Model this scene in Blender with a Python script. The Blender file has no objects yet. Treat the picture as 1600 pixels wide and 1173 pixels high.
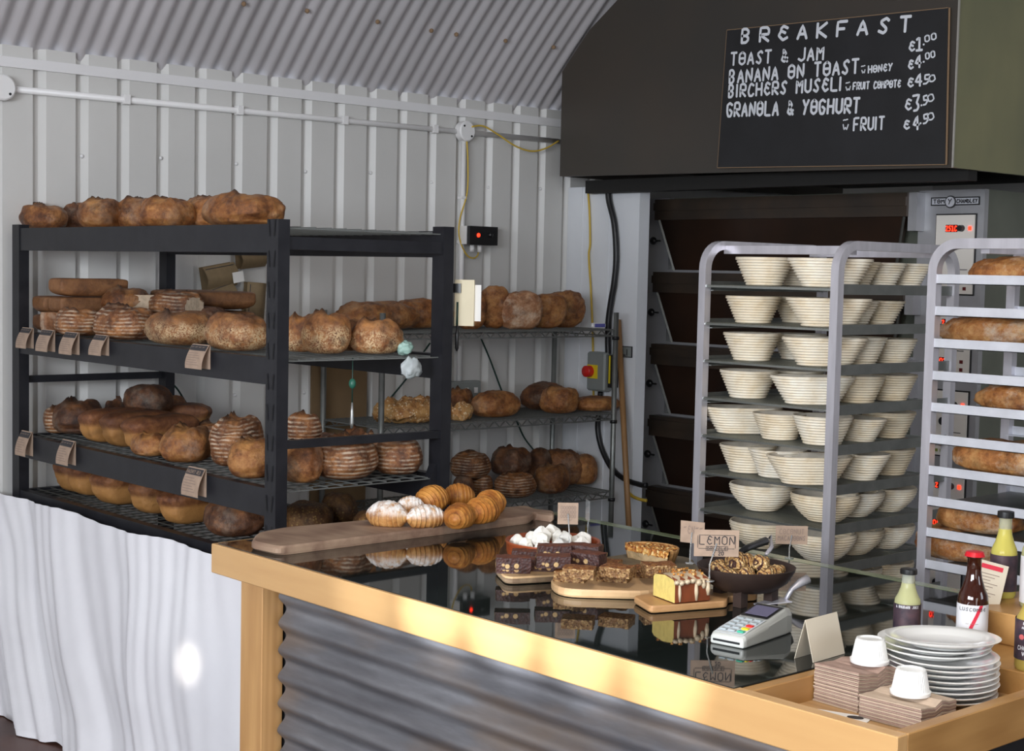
import bpy, math, random
from math import sin, cos, pi, radians as R_
from mathutils import Vector, Matrix, noise
random.seed(7)
S = bpy.context.scene
COL = S.collection
# ------------------------------------------------------------------ camera (measured from the photograph's vanishing points)
H0 = 1.65
YAW, PIT, ROL, FPX = 0.72911559, 0.06753096, 0.02146416, 2383.85
fw = Vector((sin(YAW)*cos(PIT), cos(YAW)*cos(PIT), -sin(PIT)))
r0 = Vector((cos(YAW), -sin(YAW), 0)); u0 = r0.cross(fw)
rt = r0*cos(ROL)+u0*sin(ROL); up = -r0*sin(ROL)+u0*cos(ROL)
CP = Vector((0, 0, H0))
cam = bpy.data.cameras.new('camera'); camo = bpy.data.objects.new('camera', cam); COL.objects.link(camo)
cam.sensor_width = 36; cam.lens = FPX*36/1600; cam.clip_start = .05; cam.clip_end = 100
m = Matrix((( rt.x, up.x, -fw.x, CP.x), (rt.y, up.y, -fw.y, CP.y), (rt.z, up.z, -fw.z, CP.z), (0, 0, 0, 1)))
camo.matrix_world = m; S.camera = camo
def ray(x, y): return fw+rt*((x-800)/FPX)-up*((y-586.5)/FPX)
def az(x, y, z): d = ray(x, y); return CP+d*((z-H0)/d.z)
def ax(x, y, X): d = ray(x, y); return CP+d*(X/d.x)
def ay(x, y, Y): d = ray(x, y); return CP+d*(Y/d.y)
def ppm(P): return FPX/((Vector(P)-CP).dot(fw))

# ------------------------------------------------------------------ materials
MT = {}
def newmat(name):
    mt = bpy.data.materials.new(name); mt.use_nodes = True
    nt = mt.node_tree; b = nt.nodes['Principled BSDF']; MT[name] = mt
    return mt, nt, b
def N(nt, t, **k):
    n = nt.nodes.new(t)
    for a, v in k.items():
        if a in n.inputs: n.inputs[a].default_value = v
        else: setattr(n, a, v)
    return n
def ramp(nt, stops, src):
    r = nt.nodes.new('ShaderNodeValToRGB'); el = r.color_ramp.elements
    while len(el) < len(stops): el.new(.5)
    for e, (p, c) in zip(el, stops): e.position = p; e.color = (*c, 1) if len(c) == 3 else c
    nt.links.new(src, r.inputs[0]); return r
def mixc(nt, fac, a, b, mode='MIX'):
    n = nt.nodes.new('ShaderNodeMix'); n.data_type = 'RGBA'; n.blend_type = mode
    for v, i in ((fac, 0), (a, 6), (b, 7)):
        if hasattr(v, 'links') or hasattr(v, 'is_output'): nt.links.new(v, n.inputs[i])
        elif isinstance(v, (int, float)): n.inputs[i].default_value = v
        else: n.inputs[i].default_value = (*v, 1)
    return n.outputs[2]
def coord(nt, kind='Object', scale=(1, 1, 1)):
    t = nt.nodes.new('ShaderNodeTexCoord'); mp = nt.nodes.new('ShaderNodeMapping'); mp.inputs['Scale'].default_value = scale
    nt.links.new(t.outputs[kind], mp.inputs[0]); return mp.outputs[0]
def nz(nt, vec, scale, detail=4, rough=.55):
    n = nt.nodes.new('ShaderNodeTexNoise'); n.inputs['Scale'].default_value = scale; n.inputs['Detail'].default_value = detail
    n.inputs['Roughness'].default_value = rough; nt.links.new(vec, n.inputs['Vector']); return n.outputs['Fac']
def math_(nt, op, a, b=0.0):
    n = nt.nodes.new('ShaderNodeMath'); n.operation = op
    for v, i in ((a, 0), (b, 1)):
        if isinstance(v, (int, float)): n.inputs[i].default_value = v
        else: nt.links.new(v, n.inputs[i])
    return n.outputs[0]
def bump(nt, b, h, strength=.3, dist=.01):
    n = nt.nodes.new('ShaderNodeBump'); n.inputs['Strength'].default_value = strength; n.inputs['Distance'].default_value = dist
    nt.links.new(h, n.inputs['Height']); nt.links.new(n.outputs[0], b.inputs['Normal'])
def mat(name, c, rough=.5, metal=0, var=0, vscale=8, c2=None, bmp=0, bscale=60, sc=(1, 1, 1), spec=None, kind='Object', coat=0, trans=0, ior=None, emit=0, alpha=None):
    mt, nt, b = newmat(name)
    b.inputs['Base Color'].default_value = (*c, 1); b.inputs['Roughness'].default_value = rough; b.inputs['Metallic'].default_value = metal
    if spec is not None: b.inputs['Specular IOR Level'].default_value = spec
    if coat: b.inputs['Coat Weight'].default_value = coat; b.inputs['Coat Roughness'].default_value = .08
    if trans: b.inputs['Transmission Weight'].default_value = trans
    if ior: b.inputs['IOR'].default_value = ior
    if emit: b.inputs['Emission Color'].default_value = (*c, 1); b.inputs['Emission Strength'].default_value = emit
    if var or c2:
        v = coord(nt, kind, sc); f = nz(nt, v, vscale)
        c2 = c2 or tuple(x*(1-var) for x in c)
        r = ramp(nt, [(.35, c), (.65, c2)], f); nt.links.new(r.outputs[0], b.inputs['Base Color'])
    else:
        v = coord(nt, kind, sc); f = nz(nt, v, 12)
        rr = ramp(nt, [(0, (rough*.85,)*3), (1, (min(1, rough*1.15),)*3)], f); nt.links.new(rr.outputs[0], b.inputs['Roughness'])
    if bmp:
        v = coord(nt, kind, sc); bump(nt, b, nz(nt, v, bscale, 6), bmp, .01)
    return mt
mat('wall_white', (.62, .61, .585), .42, var=.06, vscale=2.2, kind='Object')
mat('panel_white', (.80, .82, .85), .45, var=.06, vscale=3)
mat('trim_white', (.74, .73, .73), .45)
mat('plastic_white', (.80, .79, .78), .35)
mat('roof_metal', (.62, .595, .61), .42, metal=.25, var=.12, vscale=3, sc=(1, .3, .3), c2=(.52, .50, .51))
mat('floor_brown', (.085, .03, .017), .45, var=.4, vscale=4)
mat('plaster', (.55, .54, .52), .8)
mat('rack_black', (.011, .0112, .0145), .42, var=.35, vscale=15, c2=(.017, .0172, .021), spec=.3)
mat('slot_black', (.004, .004, .005), .7)
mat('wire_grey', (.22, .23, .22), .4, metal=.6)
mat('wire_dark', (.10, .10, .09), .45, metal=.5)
mat('chrome_wire', (.42, .43, .42), .35, metal=.8)
mat('steel', (.70, .68, .73), .33, metal=.5, var=.2, vscale=20, sc=(1, 1, .15))
mat('steel_dull', (.26, .27, .255), .42, metal=.7, var=.2, vscale=12, c2=(.20, .21, .20))
mat('runner', (.74, .75, .80), .4, metal=.3, var=.12, vscale=14)
mat('tray_wire', (.5, .53, .5), .3, metal=.9)
mat('hood_front', (.075, .062, .050), .42, metal=.25, var=.15, vscale=1.4, c2=(.062, .056, .049))
mat('hood_side', (.30, .285, .15), .36, metal=.25, var=.3, vscale=1.6, c2=(.19, .195, .115), sc=(1, 1, .6))  # olive colour stands in for a green reflection on this face of the hood
mat('hood_rim', (.55, .53, .48), .35, metal=.6)
mat('hood_under', (.012, .011, .010), .7)
mat('oven_frame', (.50, .50, .52), .42, metal=.5, var=.15, vscale=4)
mat('oven_dark', (.055, .043, .035), .4, metal=.4, var=.4, vscale=5, c2=(.085, .058, .04))
mat('oven_door', (.016, .009, .006), .32, var=.5, vscale=3, c2=(.03, .014, .008))
mat('oven_side', (.22, .235, .19), .38, metal=.5, var=.2, vscale=3)
mat('panel_cream', (.85, .80, .73), .45)
mat('black_plastic', (.012, .012, .013), .3)
mat('led_red', (1, .03, .01), .4, emit=3)
mat('led_dark', (.12, .005, .004), .3)
mat('key_green', (.25, .3, .06), .4)
mat('board_black', (.013, .013, .014), .55, var=.3, vscale=5, c2=(.019, .019, .021))
mat('board_edge', (.25, .16, .09), .7)
mat('chalk', (.72, .74, .78), .8)
mat('cable_yellow', (.62, .42, .05), .5)
mat('cable_black', (.01, .01, .011), .4)
mat('cable_green', (.01, .04, .03), .45)
mat('grey_box', (.24, .26, .25), .5)
mat('red_plastic', (.65, .02, .015), .35)
mat('yellow_plastic', (.8, .62, .02), .4)
mat('kraft', (.42, .30, .22), .8, var=.15, vscale=40)
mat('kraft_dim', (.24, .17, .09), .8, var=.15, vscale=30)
mat('cardboard', (.23, .15, .075), .85, var=.12, vscale=6)
mat('ink', (.035, .032, .035), .7)
mat('ink_soft', (.26, .19, .155), .8)
mat('paper_white', (.80, .78, .74), .8)
mat('card_cream', (.66, .59, .47), .75)
mat('pad_cream', (.72, .64, .46), .75, var=.06)
mat('glass_clear', (.9, .95, .92), .03, trans=1, ior=1.45)
mat('acrylic', (.85, .87, .87), .05, trans=.75, ior=1.3)
mat('glass_edge', (.20, .24, .14), .12, spec=.6)
mat('glass_black', (.008, .010, .009), .025, spec=.75)
mat('terracotta', (.36, .075, .022), .28, var=.2, vscale=12)
mat('meringue', (.93, .90, .82), .7, var=.1, vscale=70, bmp=.3, bscale=50)
mat('bowl_dark', (.045, .026, .02), .5, var=.3, vscale=18)
mat('porcelain', (.84, .835, .81), .09, coat=.3)
mat('reader_grey', (.38, .38, .35), .4)
mat('reader_light', (.50, .52, .54), .35)
mat('screen', (.14, .13, .2), .12)
mat('key_enter', (.04, .35, .22), .4)
mat('key_grey', (.34, .38, .39), .5)
mat('cap_black', (.01, .01, .011), .35)
mat('cap_red', (.55, .01, .02), .3)
mat('glass_brown', (.035, .008, .004), .06, spec=.7)
mat('label_white', (.74, .74, .76), .6)
mat('label_dark', (.03, .022, .035), .5, var=.5, vscale=40, c2=(.09, .05, .06))
mat('label_red', (.65, .02, .05), .5)
mat('fruit_pink', (.55, .12, .12), .4)
mat('lemon_print', (.75, .65, .08), .5)
mat('leaf_print', (.2, .35, .08), .5)
mat('broom_wood', (.34, .18, .07), .5, var=.2, vscale=20, sc=(1, 1, .1))
mat('bag_plastic', (.55, .58, .60), .3, var=.2, vscale=9, c2=(.40, .47, .46))
mat('bag_green', (.02, .12, .08), .4)
mat('glove_teal', (.33, .50, .44), .4)
mat('crumb', (.62, .48, .34), .9, var=.25, vscale=50, bmp=.4, bscale=60)
mat('cake_yellow', (.80, .62, .18), .85, var=.12, vscale=60, bmp=.3, bscale=90)
mat('cake_crust', (.24, .055, .015), .5, var=.3, vscale=20)
mat('icing', (.62, .49, .33), .3)
mat('lid_print', (.12, .12, .4), .4)
def wood(name, c1, c2, scale=2.5, sc=(1, 9, 9), rough=.4, coat=0):
    mt, nt, b = newmat(name); v = coord(nt, 'Object', sc)
    f = nz(nt, v, scale, 8, .6); w = nt.nodes.new('ShaderNodeTexWave'); w.inputs['Scale'].default_value = scale*.6
    w.inputs['Distortion'].default_value = 6; w.inputs['Detail'].default_value = 3; nt.links.new(v, w.inputs['Vector'])
    mx = math_(nt, 'ADD', math_(nt, 'MULTIPLY', f, .75), math_(nt, 'MULTIPLY', w.outputs['Fac'], .25))
    r = ramp(nt, [(.3, c1), (.7, c2)], mx); nt.links.new(r.outputs[0], b.inputs['Base Color']); b.inputs['Roughness'].default_value = rough
    if coat: b.inputs['Coat Weight'].default_value = coat; b.inputs['Coat Roughness'].default_value = .2
    bump(nt, b, f, .08, .004)
    return mt
wood('oak_y', (.62, .37, .155), (.56, .32, .13), 2.5, (9, 1, 9), .33, .4)
wood('oak_x', (.46, .25, .085), (.33, .165, .05), 2.5, (1, 9, 9), .38, .2)
wood('oak_z', (.56, .32, .13), (.44, .235, .09), 2.5, (9, 9, 1), .4)
wood('oak_floor', (.48, .29, .13), (.38, .22, .095), 2.5, (9, 1, 9), .5)
wood('peel_wood', (.36, .245, .165), (.21, .125, .085), 3.5, (1, 7, 7), .6)
wood('board_pale', (.60, .39, .20), (.50, .31, .155), 3, (1, 8, 8), .5)
wood('board_mid', (.55, .31, .14), (.45, .24, .10), 3, (1, 8, 8), .45)
wood('board_bark', (.30, .21, .12), (.15, .09, .05), 6, (1, 4, 4), .8)
wood('slate_wood', (.20, .16, .10), (.14, .11, .07), 4, (1, 4, 4), .6)
# weathered corrugated sheet
mt, nt, b = newmat('old_zinc'); v = coord(nt, 'Object', (1, .22, 1.6)); f = nz(nt, v, 7, 9, .65); f2 = nz(nt, coord(nt, 'Object', (1, .7, 3)), 2.3, 5)
c = ramp(nt, [(.28, (.085, .083, .092)), (.5, (.16, .158, .168)), (.72, (.27, .27, .285))], f)
rr = ramp(nt, [(.50, (0, 0, 0)), (.66, (1, 1, 1))], f2)
nt.links.new(mixc(nt, math_(nt, 'MULTIPLY', rr.outputs[0], .6), c.outputs[0], (.21, .145, .095)), b.inputs['Base Color'])
b.inputs['Roughness'].default_value = .48; b.inputs['Metallic'].default_value = .35; bump(nt, b, f, .12, .01)
# cloth
mt, nt, b = newmat('cloth'); v = coord(nt, 'Object', (1, 1, 1)); w = nz(nt, v, 3, 6)
c = ramp(nt, [(.3, (.73, .72, .75)), (.7, (.80, .795, .82))], w); nt.links.new(c.outputs[0], b.inputs['Base Color']); b.inputs['Roughness'].default_value = .8
bump(nt, b, nz(nt, coord(nt, 'Object', (90, 90, 90)), 3, 3), .05, .003)
# cane
mt, nt, b = newmat('cane'); v = coord(nt, 'Object'); f = nz(nt, v, 26, 4); oi = nt.nodes.new('ShaderNodeObjectInfo')
c = ramp(nt, [(.25, (.76, .64, .46)), (.5, (.88, .80, .66)), (.75, (.92, .88, .78))], f)
d = ramp(nt, [(0, (1, 1, 1)), (1, (.86, .80, .70))], oi.outputs['Random'])
nt.links.new(mixc(nt, 1, c.outputs[0], d.outputs[0], 'MULTIPLY'), b.inputs['Base Color']); b.inputs['Roughness'].default_value = .75
bump(nt, b, nz(nt, coord(nt, 'Object', (1, 1, 1)), 90, 3), .2, .004)
mat('cane_rim', (.62, .40, .20), .6, var=.35, vscale=30)
mat('flour_in', (.58, .52, .43), .9, var=.25, vscale=20)
# crusts
def crust(name, dark, mid, light, rings=0, speck=None, side=None, flour=.0, bs=.35, rfreq=520, low=0, dust=0):
    mt, nt, b = newmat(name); v = coord(nt, 'Object'); oi = nt.nodes.new('ShaderNodeObjectInfo')
    va = nt.nodes.new('ShaderNodeVectorMath'); va.operation = 'ADD'; nt.links.new(v, va.inputs[0]); nt.links.new(oi.outputs['Location'], va.inputs[1]); v = va.outputs[0]
    f = math_(nt, 'ADD', math_(nt, 'MULTIPLY', nz(nt, v, 15, 6, .65), .62), math_(nt, 'MULTIPLY', nz(nt, v, 62, 6, .75), .38))
    col = ramp(nt, [(.36, dark), (.48, mid), (.62, light)], f).outputs[0]
    if not side: col = mixc(nt, ramp(nt, [(.50, (0, 0, 0)), (.66, (.75, .75, .75))], nz(nt, v, 21, 7, .75)).outputs[0], col, tuple(x*.55 for x in dark))
    at = nt.nodes.new('ShaderNodeAttribute'); at.attribute_name = 'ear'
    bt = nt.nodes.new('ShaderNodeAttribute'); bt.attribute_name = 'burn'
    if side:
        st = nt.nodes.new('ShaderNodeAttribute'); st.attribute_name = 'sid'
        col = mixc(nt, st.outputs['Fac'], col, ramp(nt, [(.3, side[0]), (.7, side[1])], f).outputs[0])
    if rings:
        gt = nt.nodes.new('ShaderNodeAttribute'); gt.attribute_name = 'ring'
        wv = math_(nt, 'SINE', math_(nt, 'ADD', math_(nt, 'MULTIPLY', gt.outputs['Fac'], float(rfreq)), math_(nt, 'MULTIPLY', nz(nt, v, 9, 2), 3.0)))
        n2 = nz(nt, v, 24, 5, .7)
        k = math_(nt, 'MULTIPLY', ramp(nt, [(.45, (0, 0, 0)), (.75, (1, 1, 1))], math_(nt, 'ADD', math_(nt, 'MULTIPLY', wv, .5), .5)).outputs[0], ramp(nt, [(.40, (0, 0, 0)), (.60, (1, 1, 1))], n2).outputs[0])
        col = mixc(nt, math_(nt, 'MULTIPLY', k, rings), col, (.72, .60, .45))
    if flour:
        n3 = nz(nt, v, 11, 7, .75); k = ramp(nt, [(.5, (0, 0, 0)), (.68, (flour,)*3)], n3).outputs[0]
        col = mixc(nt, k, col, (.74, .64, .50))
    if speck:
        vo = nt.nodes.new('ShaderNodeTexVoronoi'); vo.inputs['Scale'].default_value = speck[0]; nt.links.new(v, vo.inputs['Vector'])
        k = ramp(nt, [(.20 if not low else .5, (1, 1, 1)), (.42 if not low else .7, (0, 0, 0))], vo.outputs['Distance']).outputs[0]
        k = math_(nt, 'MULTIPLY', k, ramp(nt, [((.38 if not low else .40), (0, 0, 0)), ((.52 if not low else .56), (1, 1, 1))], nz(nt, v, 17, 6, .7)).outputs[0])
        if low:
            st = nt.nodes.new('ShaderNodeAttribute'); st.attribute_name = 'sid'; k = math_(nt, 'MULTIPLY', k, math_(nt, 'ADD', math_(nt, 'MULTIPLY', st.outputs['Fac'], .85), .15))
        col = mixc(nt, k, col, speck[1])
    col = mixc(nt, at.outputs['Fac'], col, ramp(nt, [(.36, tuple(x*.6 for x in light)), (.62, tuple(min(1, x*1.55) for x in light))], f).outputs[0])
    col = mixc(nt, bt.outputs['Fac'], col, (.030, .012, .007))
    if dust:
        st = nt.nodes.new('ShaderNodeAttribute'); st.attribute_name = 'sid'; k = math_(nt, 'MULTIPLY', st.outputs['Fac'], ramp(nt, [(.36, (0, 0, 0)), (.55, (1, 1, 1))], nz(nt, v, 45, 6, .7)).outputs[0]); col = mixc(nt, k, col, (.88, .84, .80))
    hv = nt.nodes.new('ShaderNodeHueSaturation'); nt.links.new(col, hv.inputs['Color']); 
    nt.links.new(math_(nt, 'ADD', math_(nt, 'MULTIPLY', oi.outputs['Random'], .35), .85), hv.inputs['Value'])
    nt.links.new(hv.outputs[0], b.inputs['Base Color']); b.inputs['Roughness'].default_value = .5
    bump(nt, b, nz(nt, v, 75, 8, .75), bs*1.6, .008)
crust('crust_golden', (.11, .032, .010), (.30, .112, .030), (.50, .24, .075), flour=.18)
crust('crust_rustic', (.07, .022, .008), (.20, .07, .02), (.42, .19, .06), flour=.22)
crust('crust_dark', (.04, .016, .009), (.11, .042, .018), (.25, .10, .035), flour=.2)
crust('crust_ring', (.06, .020, .008), (.18, .065, .022), (.40, .17, .055), rings=.62)
crust('crust_tin', (.07, .022, .01), (.15, .052, .018), (.28, .115, .04), side=((.34, .15, .04), (.48, .24, .075)))
crust('crust_brick', (.13, .05, .02), (.20, .085, .03), (.27, .125, .05))
crust('crust_oat', (.11, .035, .014), (.28, .11, .038), (.46, .20, .06), speck=(210, (.60, .42, .23)), low=1)
crust('crust_seed', (.05, .02, .008), (.12, .05, .015), (.24, .12, .04), speck=(110, (.33, .20, .06)))
crust('crust_focaccia', (.34, .13, .04), (.55, .28, .09), (.72, .45, .18), speck=(90, (.86, .72, .5)))
crust('crust_pale', (.20, .075, .03), (.34, .15, .065), (.55, .33, .19), flour=.6)
crust('croissant', (.24, .06, .010), (.48, .16, .024), (.70, .31, .065), bs=.12)
crust('croissant_sugar', (.30, .11, .03), (.50, .22, .06), (.68, .38, .14), dust=1, bs=.10)
def chunk(name, stops, vs, bs=.8, spk=None):
    mt, nt, b = newmat(name); v = coord(nt, 'Object'); vo = nt.nodes.new('ShaderNodeTexVoronoi'); vo.inputs['Scale'].default_value = vs; nt.links.new(v, vo.inputs['Vector'])
    sp = nt.nodes.new('ShaderNodeSeparateColor'); nt.links.new(vo.outputs['Color'], sp.inputs[0])
    c = ramp(nt, stops, sp.outputs[0]).outputs[0]
    if spk:
        v2 = nt.nodes.new('ShaderNodeTexVoronoi'); v2.inputs['Scale'].default_value = spk[0]; nt.links.new(v, v2.inputs['Vector'])
        c = mixc(nt, ramp(nt, [(.20, (1, 1, 1)), (.26, (0, 0, 0))], v2.outputs['Distance']).outputs[0], c, spk[1])
    nt.links.new(c, b.inputs['Base Color']); b.inputs['Roughness'].default_value = .55; bump(nt, b, vo.outputs['Distance'], bs, .004)
chunk('brownie', [(0, (.035, .010, .008)), (1, (.065, .020, .014))], 160, .4, (42, (.55, .36, .16)))
chunk('brownie_top', [(0, (.10, .030, .016)), (1, (.17, .055, .028))], 120, .4)
chunk('flapjack', [(0, (.11, .045, .015)), (.5, (.28, .14, .05)), (1, (.50, .32, .14))], 220, .8)
chunk('flapjack_top', [(0, (.13, .038, .01)), (.6, (.26, .09, .02)), (1, (.42, .20, .06))], 200, .8)
chunk('nut_top', [(0, (.22, .06, .012)), (.45, (.52, .20, .035)), (.8, (.68, .36, .09)), (1, (.82, .58, .26))], 150, 1)
chunk('macaroon', [(0, (.30, .13, .035)), (.5, (.62, .38, .14)), (1, (.80, .58, .29))], 230, .8)
nt = MT['macaroon'].node_tree; wv_ = nt.nodes.new('ShaderNodeTexWave'); wv_.inputs['Scale'].default_value = 38; wv_.inputs['Distortion'].default_value = 5; nt.links.new(coord(nt), wv_.inputs['Vector']); b = nt.nodes['Principled BSDF']; src = b.inputs['Base Color'].links[0].from_socket
nt.links.new(mixc(nt, ramp(nt, [(.74, (0, 0, 0)), (.80, (1, 1, 1))], wv_.outputs['Fac']).outputs[0], src, (.06, .02, .012)), b.inputs['Base Color'])
chunk('choc', [(0, (.03, .01, .006)), (1, (.06, .02, .012))], 150, .3)
mat('tart_side', (.52, .27, .09), .7, var=.3, vscale=30, bmp=.4)
mat('tart_cut', (.66, .47, .25), .85, var=.3, vscale=40, bmp=.5)
# juice bottle: thin pale-tinted glass look with liquid
mat('juice_pale', (.70, .70, .38), .08, trans=.45, ior=1.2)
mat('juice_gold', (.62, .48, .12), .08, trans=.35, ior=1.2)
mat('juice_yellow', (.75, .66, .16), .08, trans=.35, ior=1.2)

# ------------------------------------------------------------------ mesh helpers
class MB:
    def __init__(s): s.v = []; s.f = []; s.m = []; s.mi = 0; s.sm = []; s.smooth = False
    def add(s, vs, fs):
        o = len(s.v); s.v += [tuple(v) for v in vs]
        for f in fs: s.f.append(tuple(o+i for i in f)); s.m.append(s.mi); s.sm.append(s.smooth)
        return s
    def box(s, a, b, rz=0, piv=None):
        (x0, y0, z0), (x1, y1, z1) = a, b
        vs = [Vector(p) for p in ((x0, y0, z0), (x1, y0, z0), (x1, y1, z0), (x0, y1, z0), (x0, y0, z1), (x1, y0, z1), (x1, y1, z1), (x0, y1, z1))]
        if rz:
            c = Vector(piv or ((x0+x1)/2, (y0+y1)/2, 0)); mm = Matrix.Rotation(rz, 3, 'Z'); vs = [mm @ (v-c)+c for v in vs]
        return s.add(vs, [(3, 2, 1, 0), (4, 5, 6, 7), (0, 1, 5, 4), (1, 2, 6, 5), (2, 3, 7, 6), (3, 0, 4, 7)])
    def rbox(s, a, b, r=.004):   # chamfered box
        (x0, y0, z0), (x1, y1, z1) = a, b; vs = []; cx, cy, cz = (x0+x1)/2, (y0+y1)/2, (z0+z1)/2
        r = min(r, (x1-x0)*.45, (y1-y0)*.45, (z1-z0)*.45)
        def ring(z, i): return [(x0+i+r*a_, y0+i+r*b_, z) if 0 else None for a_, b_ in ()]
        def rect(z, ins):
            X0, Y0, X1, Y1 = x0+ins, y0+ins, x1-ins, y1-ins; q = r
            return [(X0+q, Y0, z), (X1-q, Y0, z), (X1, Y0+q, z), (X1, Y1-q, z), (X1-q, Y1, z), (X0+q, Y1, z), (X0, Y1-q, z), (X0, Y0+q, z)]
        L = [rect(z0, r*.7), rect(z0+r, 0), rect(z1-r, 0), rect(z1, r*.7)]
        o = [p for l in L for p in l]; fs = [tuple(range(7, -1, -1)), tuple(range(24, 32))]
        for k in range(3):
            for i in range(8): j = (i+1) % 8; fs.append((k*8+i, k*8+j, k*8+8+j, k*8+8+i))
        return s.add(o, fs)
    def bar(s, p, q, w, h=None, upv=(0, 0, 1)):
        p = Vector(p); q = Vector(q); h = h or w; d = (q-p).normalized(); U = Vector(upv)
        if abs(d.dot(U)) > .98: U = Vector((1, 0, 0))
        a = d.cross(U).normalized()*(w/2); bb = a.cross(d).normalized()*(h/2)
        vs = [p+a+bb, p-a+bb, p-a-bb, p+a-bb, q+a+bb, q-a+bb, q-a-bb, q+a-bb]
        return s.add(vs, [(0, 1, 2, 3), (7, 6, 5, 4), (0, 4, 5, 1), (1, 5, 6, 2), (2, 6, 7, 3), (3, 7, 4, 0)])
    def tube(s, pts, r, n=8, cap=True, sq=False):
        pts = [Vector(p) for p in pts]; k = len(pts); o = []; prev = None
        rs = r if isinstance(r, (list, tuple)) else [r]*k
        for i, p in enumerate(pts):
            d = (pts[min(i+1, k-1)]-pts[max(i-1, 0)]).normalized()
            if prev is None:
                U = Vector((0, 0, 1)) if abs(d.z) < .9 else Vector((1, 0, 0)); a = d.cross(U).normalized()
            else: a = (prev-d*prev.dot(d)).normalized()
            prev = a; bb = d.cross(a)
            for j in range(n):
                t = 2*pi*j/n+(pi/4 if sq else 0); o.append(p+(a*cos(t)+bb*sin(t))*rs[i])
        fs = []
        for i in range(k-1):
            for j in range(n): j2 = (j+1) % n; fs.append((i*n+j, i*n+j2, i*n+n+j2, i*n+n+j))
        if cap: fs += [tuple(range(n-1, -1, -1)), tuple((k-1)*n+j for j in range(n))]
        return s.add(o, fs)
    def lathe(s, prof, n=32, c=(0, 0, 0), sx=1, sy=1, cap0=True, cap1=True, power=1.0, a0=0, a1=2*pi):
        o = []; full = abs(a1-a0-2*pi) < 1e-6; nn = n if full else n+1
        for r, z in prof:
            for j in range(nn):
                t = a0+(a1-a0)*j/n; cc, ss = cos(t), sin(t)
                if power != 1: cc = math.copysign(abs(cc)**power, cc); ss = math.copysign(abs(ss)**power, ss)
                if callable(sx): X, Y = sx(r, cc, ss)
                else: X, Y = r*sx*cc, r*sy*ss
                o.append((c[0]+X, c[1]+Y, c[2]+z))
        fs = []; k = len(prof)
        for i in range(k-1):
            for j in range(n):
                j2 = (j+1) % nn if full else j+1; fs.append((i*nn+j, i*nn+j2, i*nn+nn+j2, i*nn+nn+j))
        if cap0 and full: fs.append(tuple(range(nn-1, -1, -1)))
        if cap1 and full: fs.append(tuple((k-1)*nn+j for j in range(nn)))
        return s.add(o, fs)
    def prism(s, poly, z0, z1):   # xy polygon extruded in z
        n = len(poly); o = [(x, y, z0) for x, y in poly]+[(x, y, z1) for x, y in poly]
        fs = [tuple(range(n-1, -1, -1)), tuple(range(n, 2*n))]+[(i, (i+1) % n, n+(i+1) % n, n+i) for i in range(n)]
        return s.add(o, fs)
    def grid(s, fn, nu, nv, close=False):
        o = [fn(i/nu, j/nv) for j in range(nv+1) for i in range(nu+1)]
        return s.add(o, [(j*(nu+1)+i, j*(nu+1)+i+1, (j+1)*(nu+1)+i+1, (j+1)*(nu+1)+i) for j in range(nv) for i in range(nu)])
    def ball(s, c, r, n=12, sc=(1, 1, 1)):
        o = []; m_ = n//2
        for i in range(1, m_):
            ph = pi*i/m_-pi/2
            for j in range(n): t = 2*pi*j/n; o.append((c[0]+r*sc[0]*cos(ph)*cos(t), c[1]+r*sc[1]*cos(ph)*sin(t), c[2]+r*sc[2]*sin(ph)))
        o += [(c[0], c[1], c[2]-r*sc[2]), (c[0], c[1], c[2]+r*sc[2])]; b_ = (m_-1)*n; fs = []
        for i in range(m_-2):
            for j in range(n): j2 = (j+1) % n; fs.append((i*n+j, i*n+j2, i*n+n+j2, i*n+n+j))
        for j in range(n): j2 = (j+1) % n; fs += [(b_, j2, j), (b_+1, (m_-2)*n+j, (m_-2)*n+j2)]
        return s.add(o, fs)
    def build(s, name, mats, parent=None, origin=None, smooth=None):
        me = bpy.data.meshes.new(name); vs = s.v
        if origin is not None: o = Vector(origin); vs = [tuple(Vector(v)-o) for v in vs]
        me.from_pydata(vs, [], s.f)
        for mname in ([mats] if isinstance(mats, str) else mats): me.materials.append(MT[mname])
        me.polygons.foreach_set('material_index', s.m)
        me.polygons.foreach_set('use_smooth', [bool(x) if smooth is None else smooth for x in s.sm])
        me.update(); ob = bpy.data.objects.new(name, me); COL.objects.link(ob)
        if origin is not None: ob.location = origin
        if parent: ob.parent = parent
        return ob
def smooth_angle(ob, ang=40):
    me = ob.data; me.polygons.foreach_set('use_smooth', [True]*len(me.polygons))
    try: me.set_sharp_from_angle(angle=R_(ang))
    except Exception: pass
    return ob
def tag(o, label, cat, group=None, kind=None):
    o['label'] = label; o['category'] = cat
    if group: o['group'] = group
    if kind: o['kind'] = kind
    return o
def thing(name, label, cat, loc=(0, 0, 0), rz=0, group=None):
    o = bpy.data.objects.new(name, None); COL.objects.link(o); o.location = loc; o.rotation_euler = (0, 0, rz); o.empty_display_size = .05
    return tag(o, label, cat, group)
def struct(o): o['kind'] = 'structure'; return o
def outward(ob):
    import bmesh
    bm = bmesh.new(); bm.from_mesh(ob.data); bmesh.ops.recalc_face_normals(bm, faces=bm.faces); bm.to_mesh(ob.data); bm.free(); return ob
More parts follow.
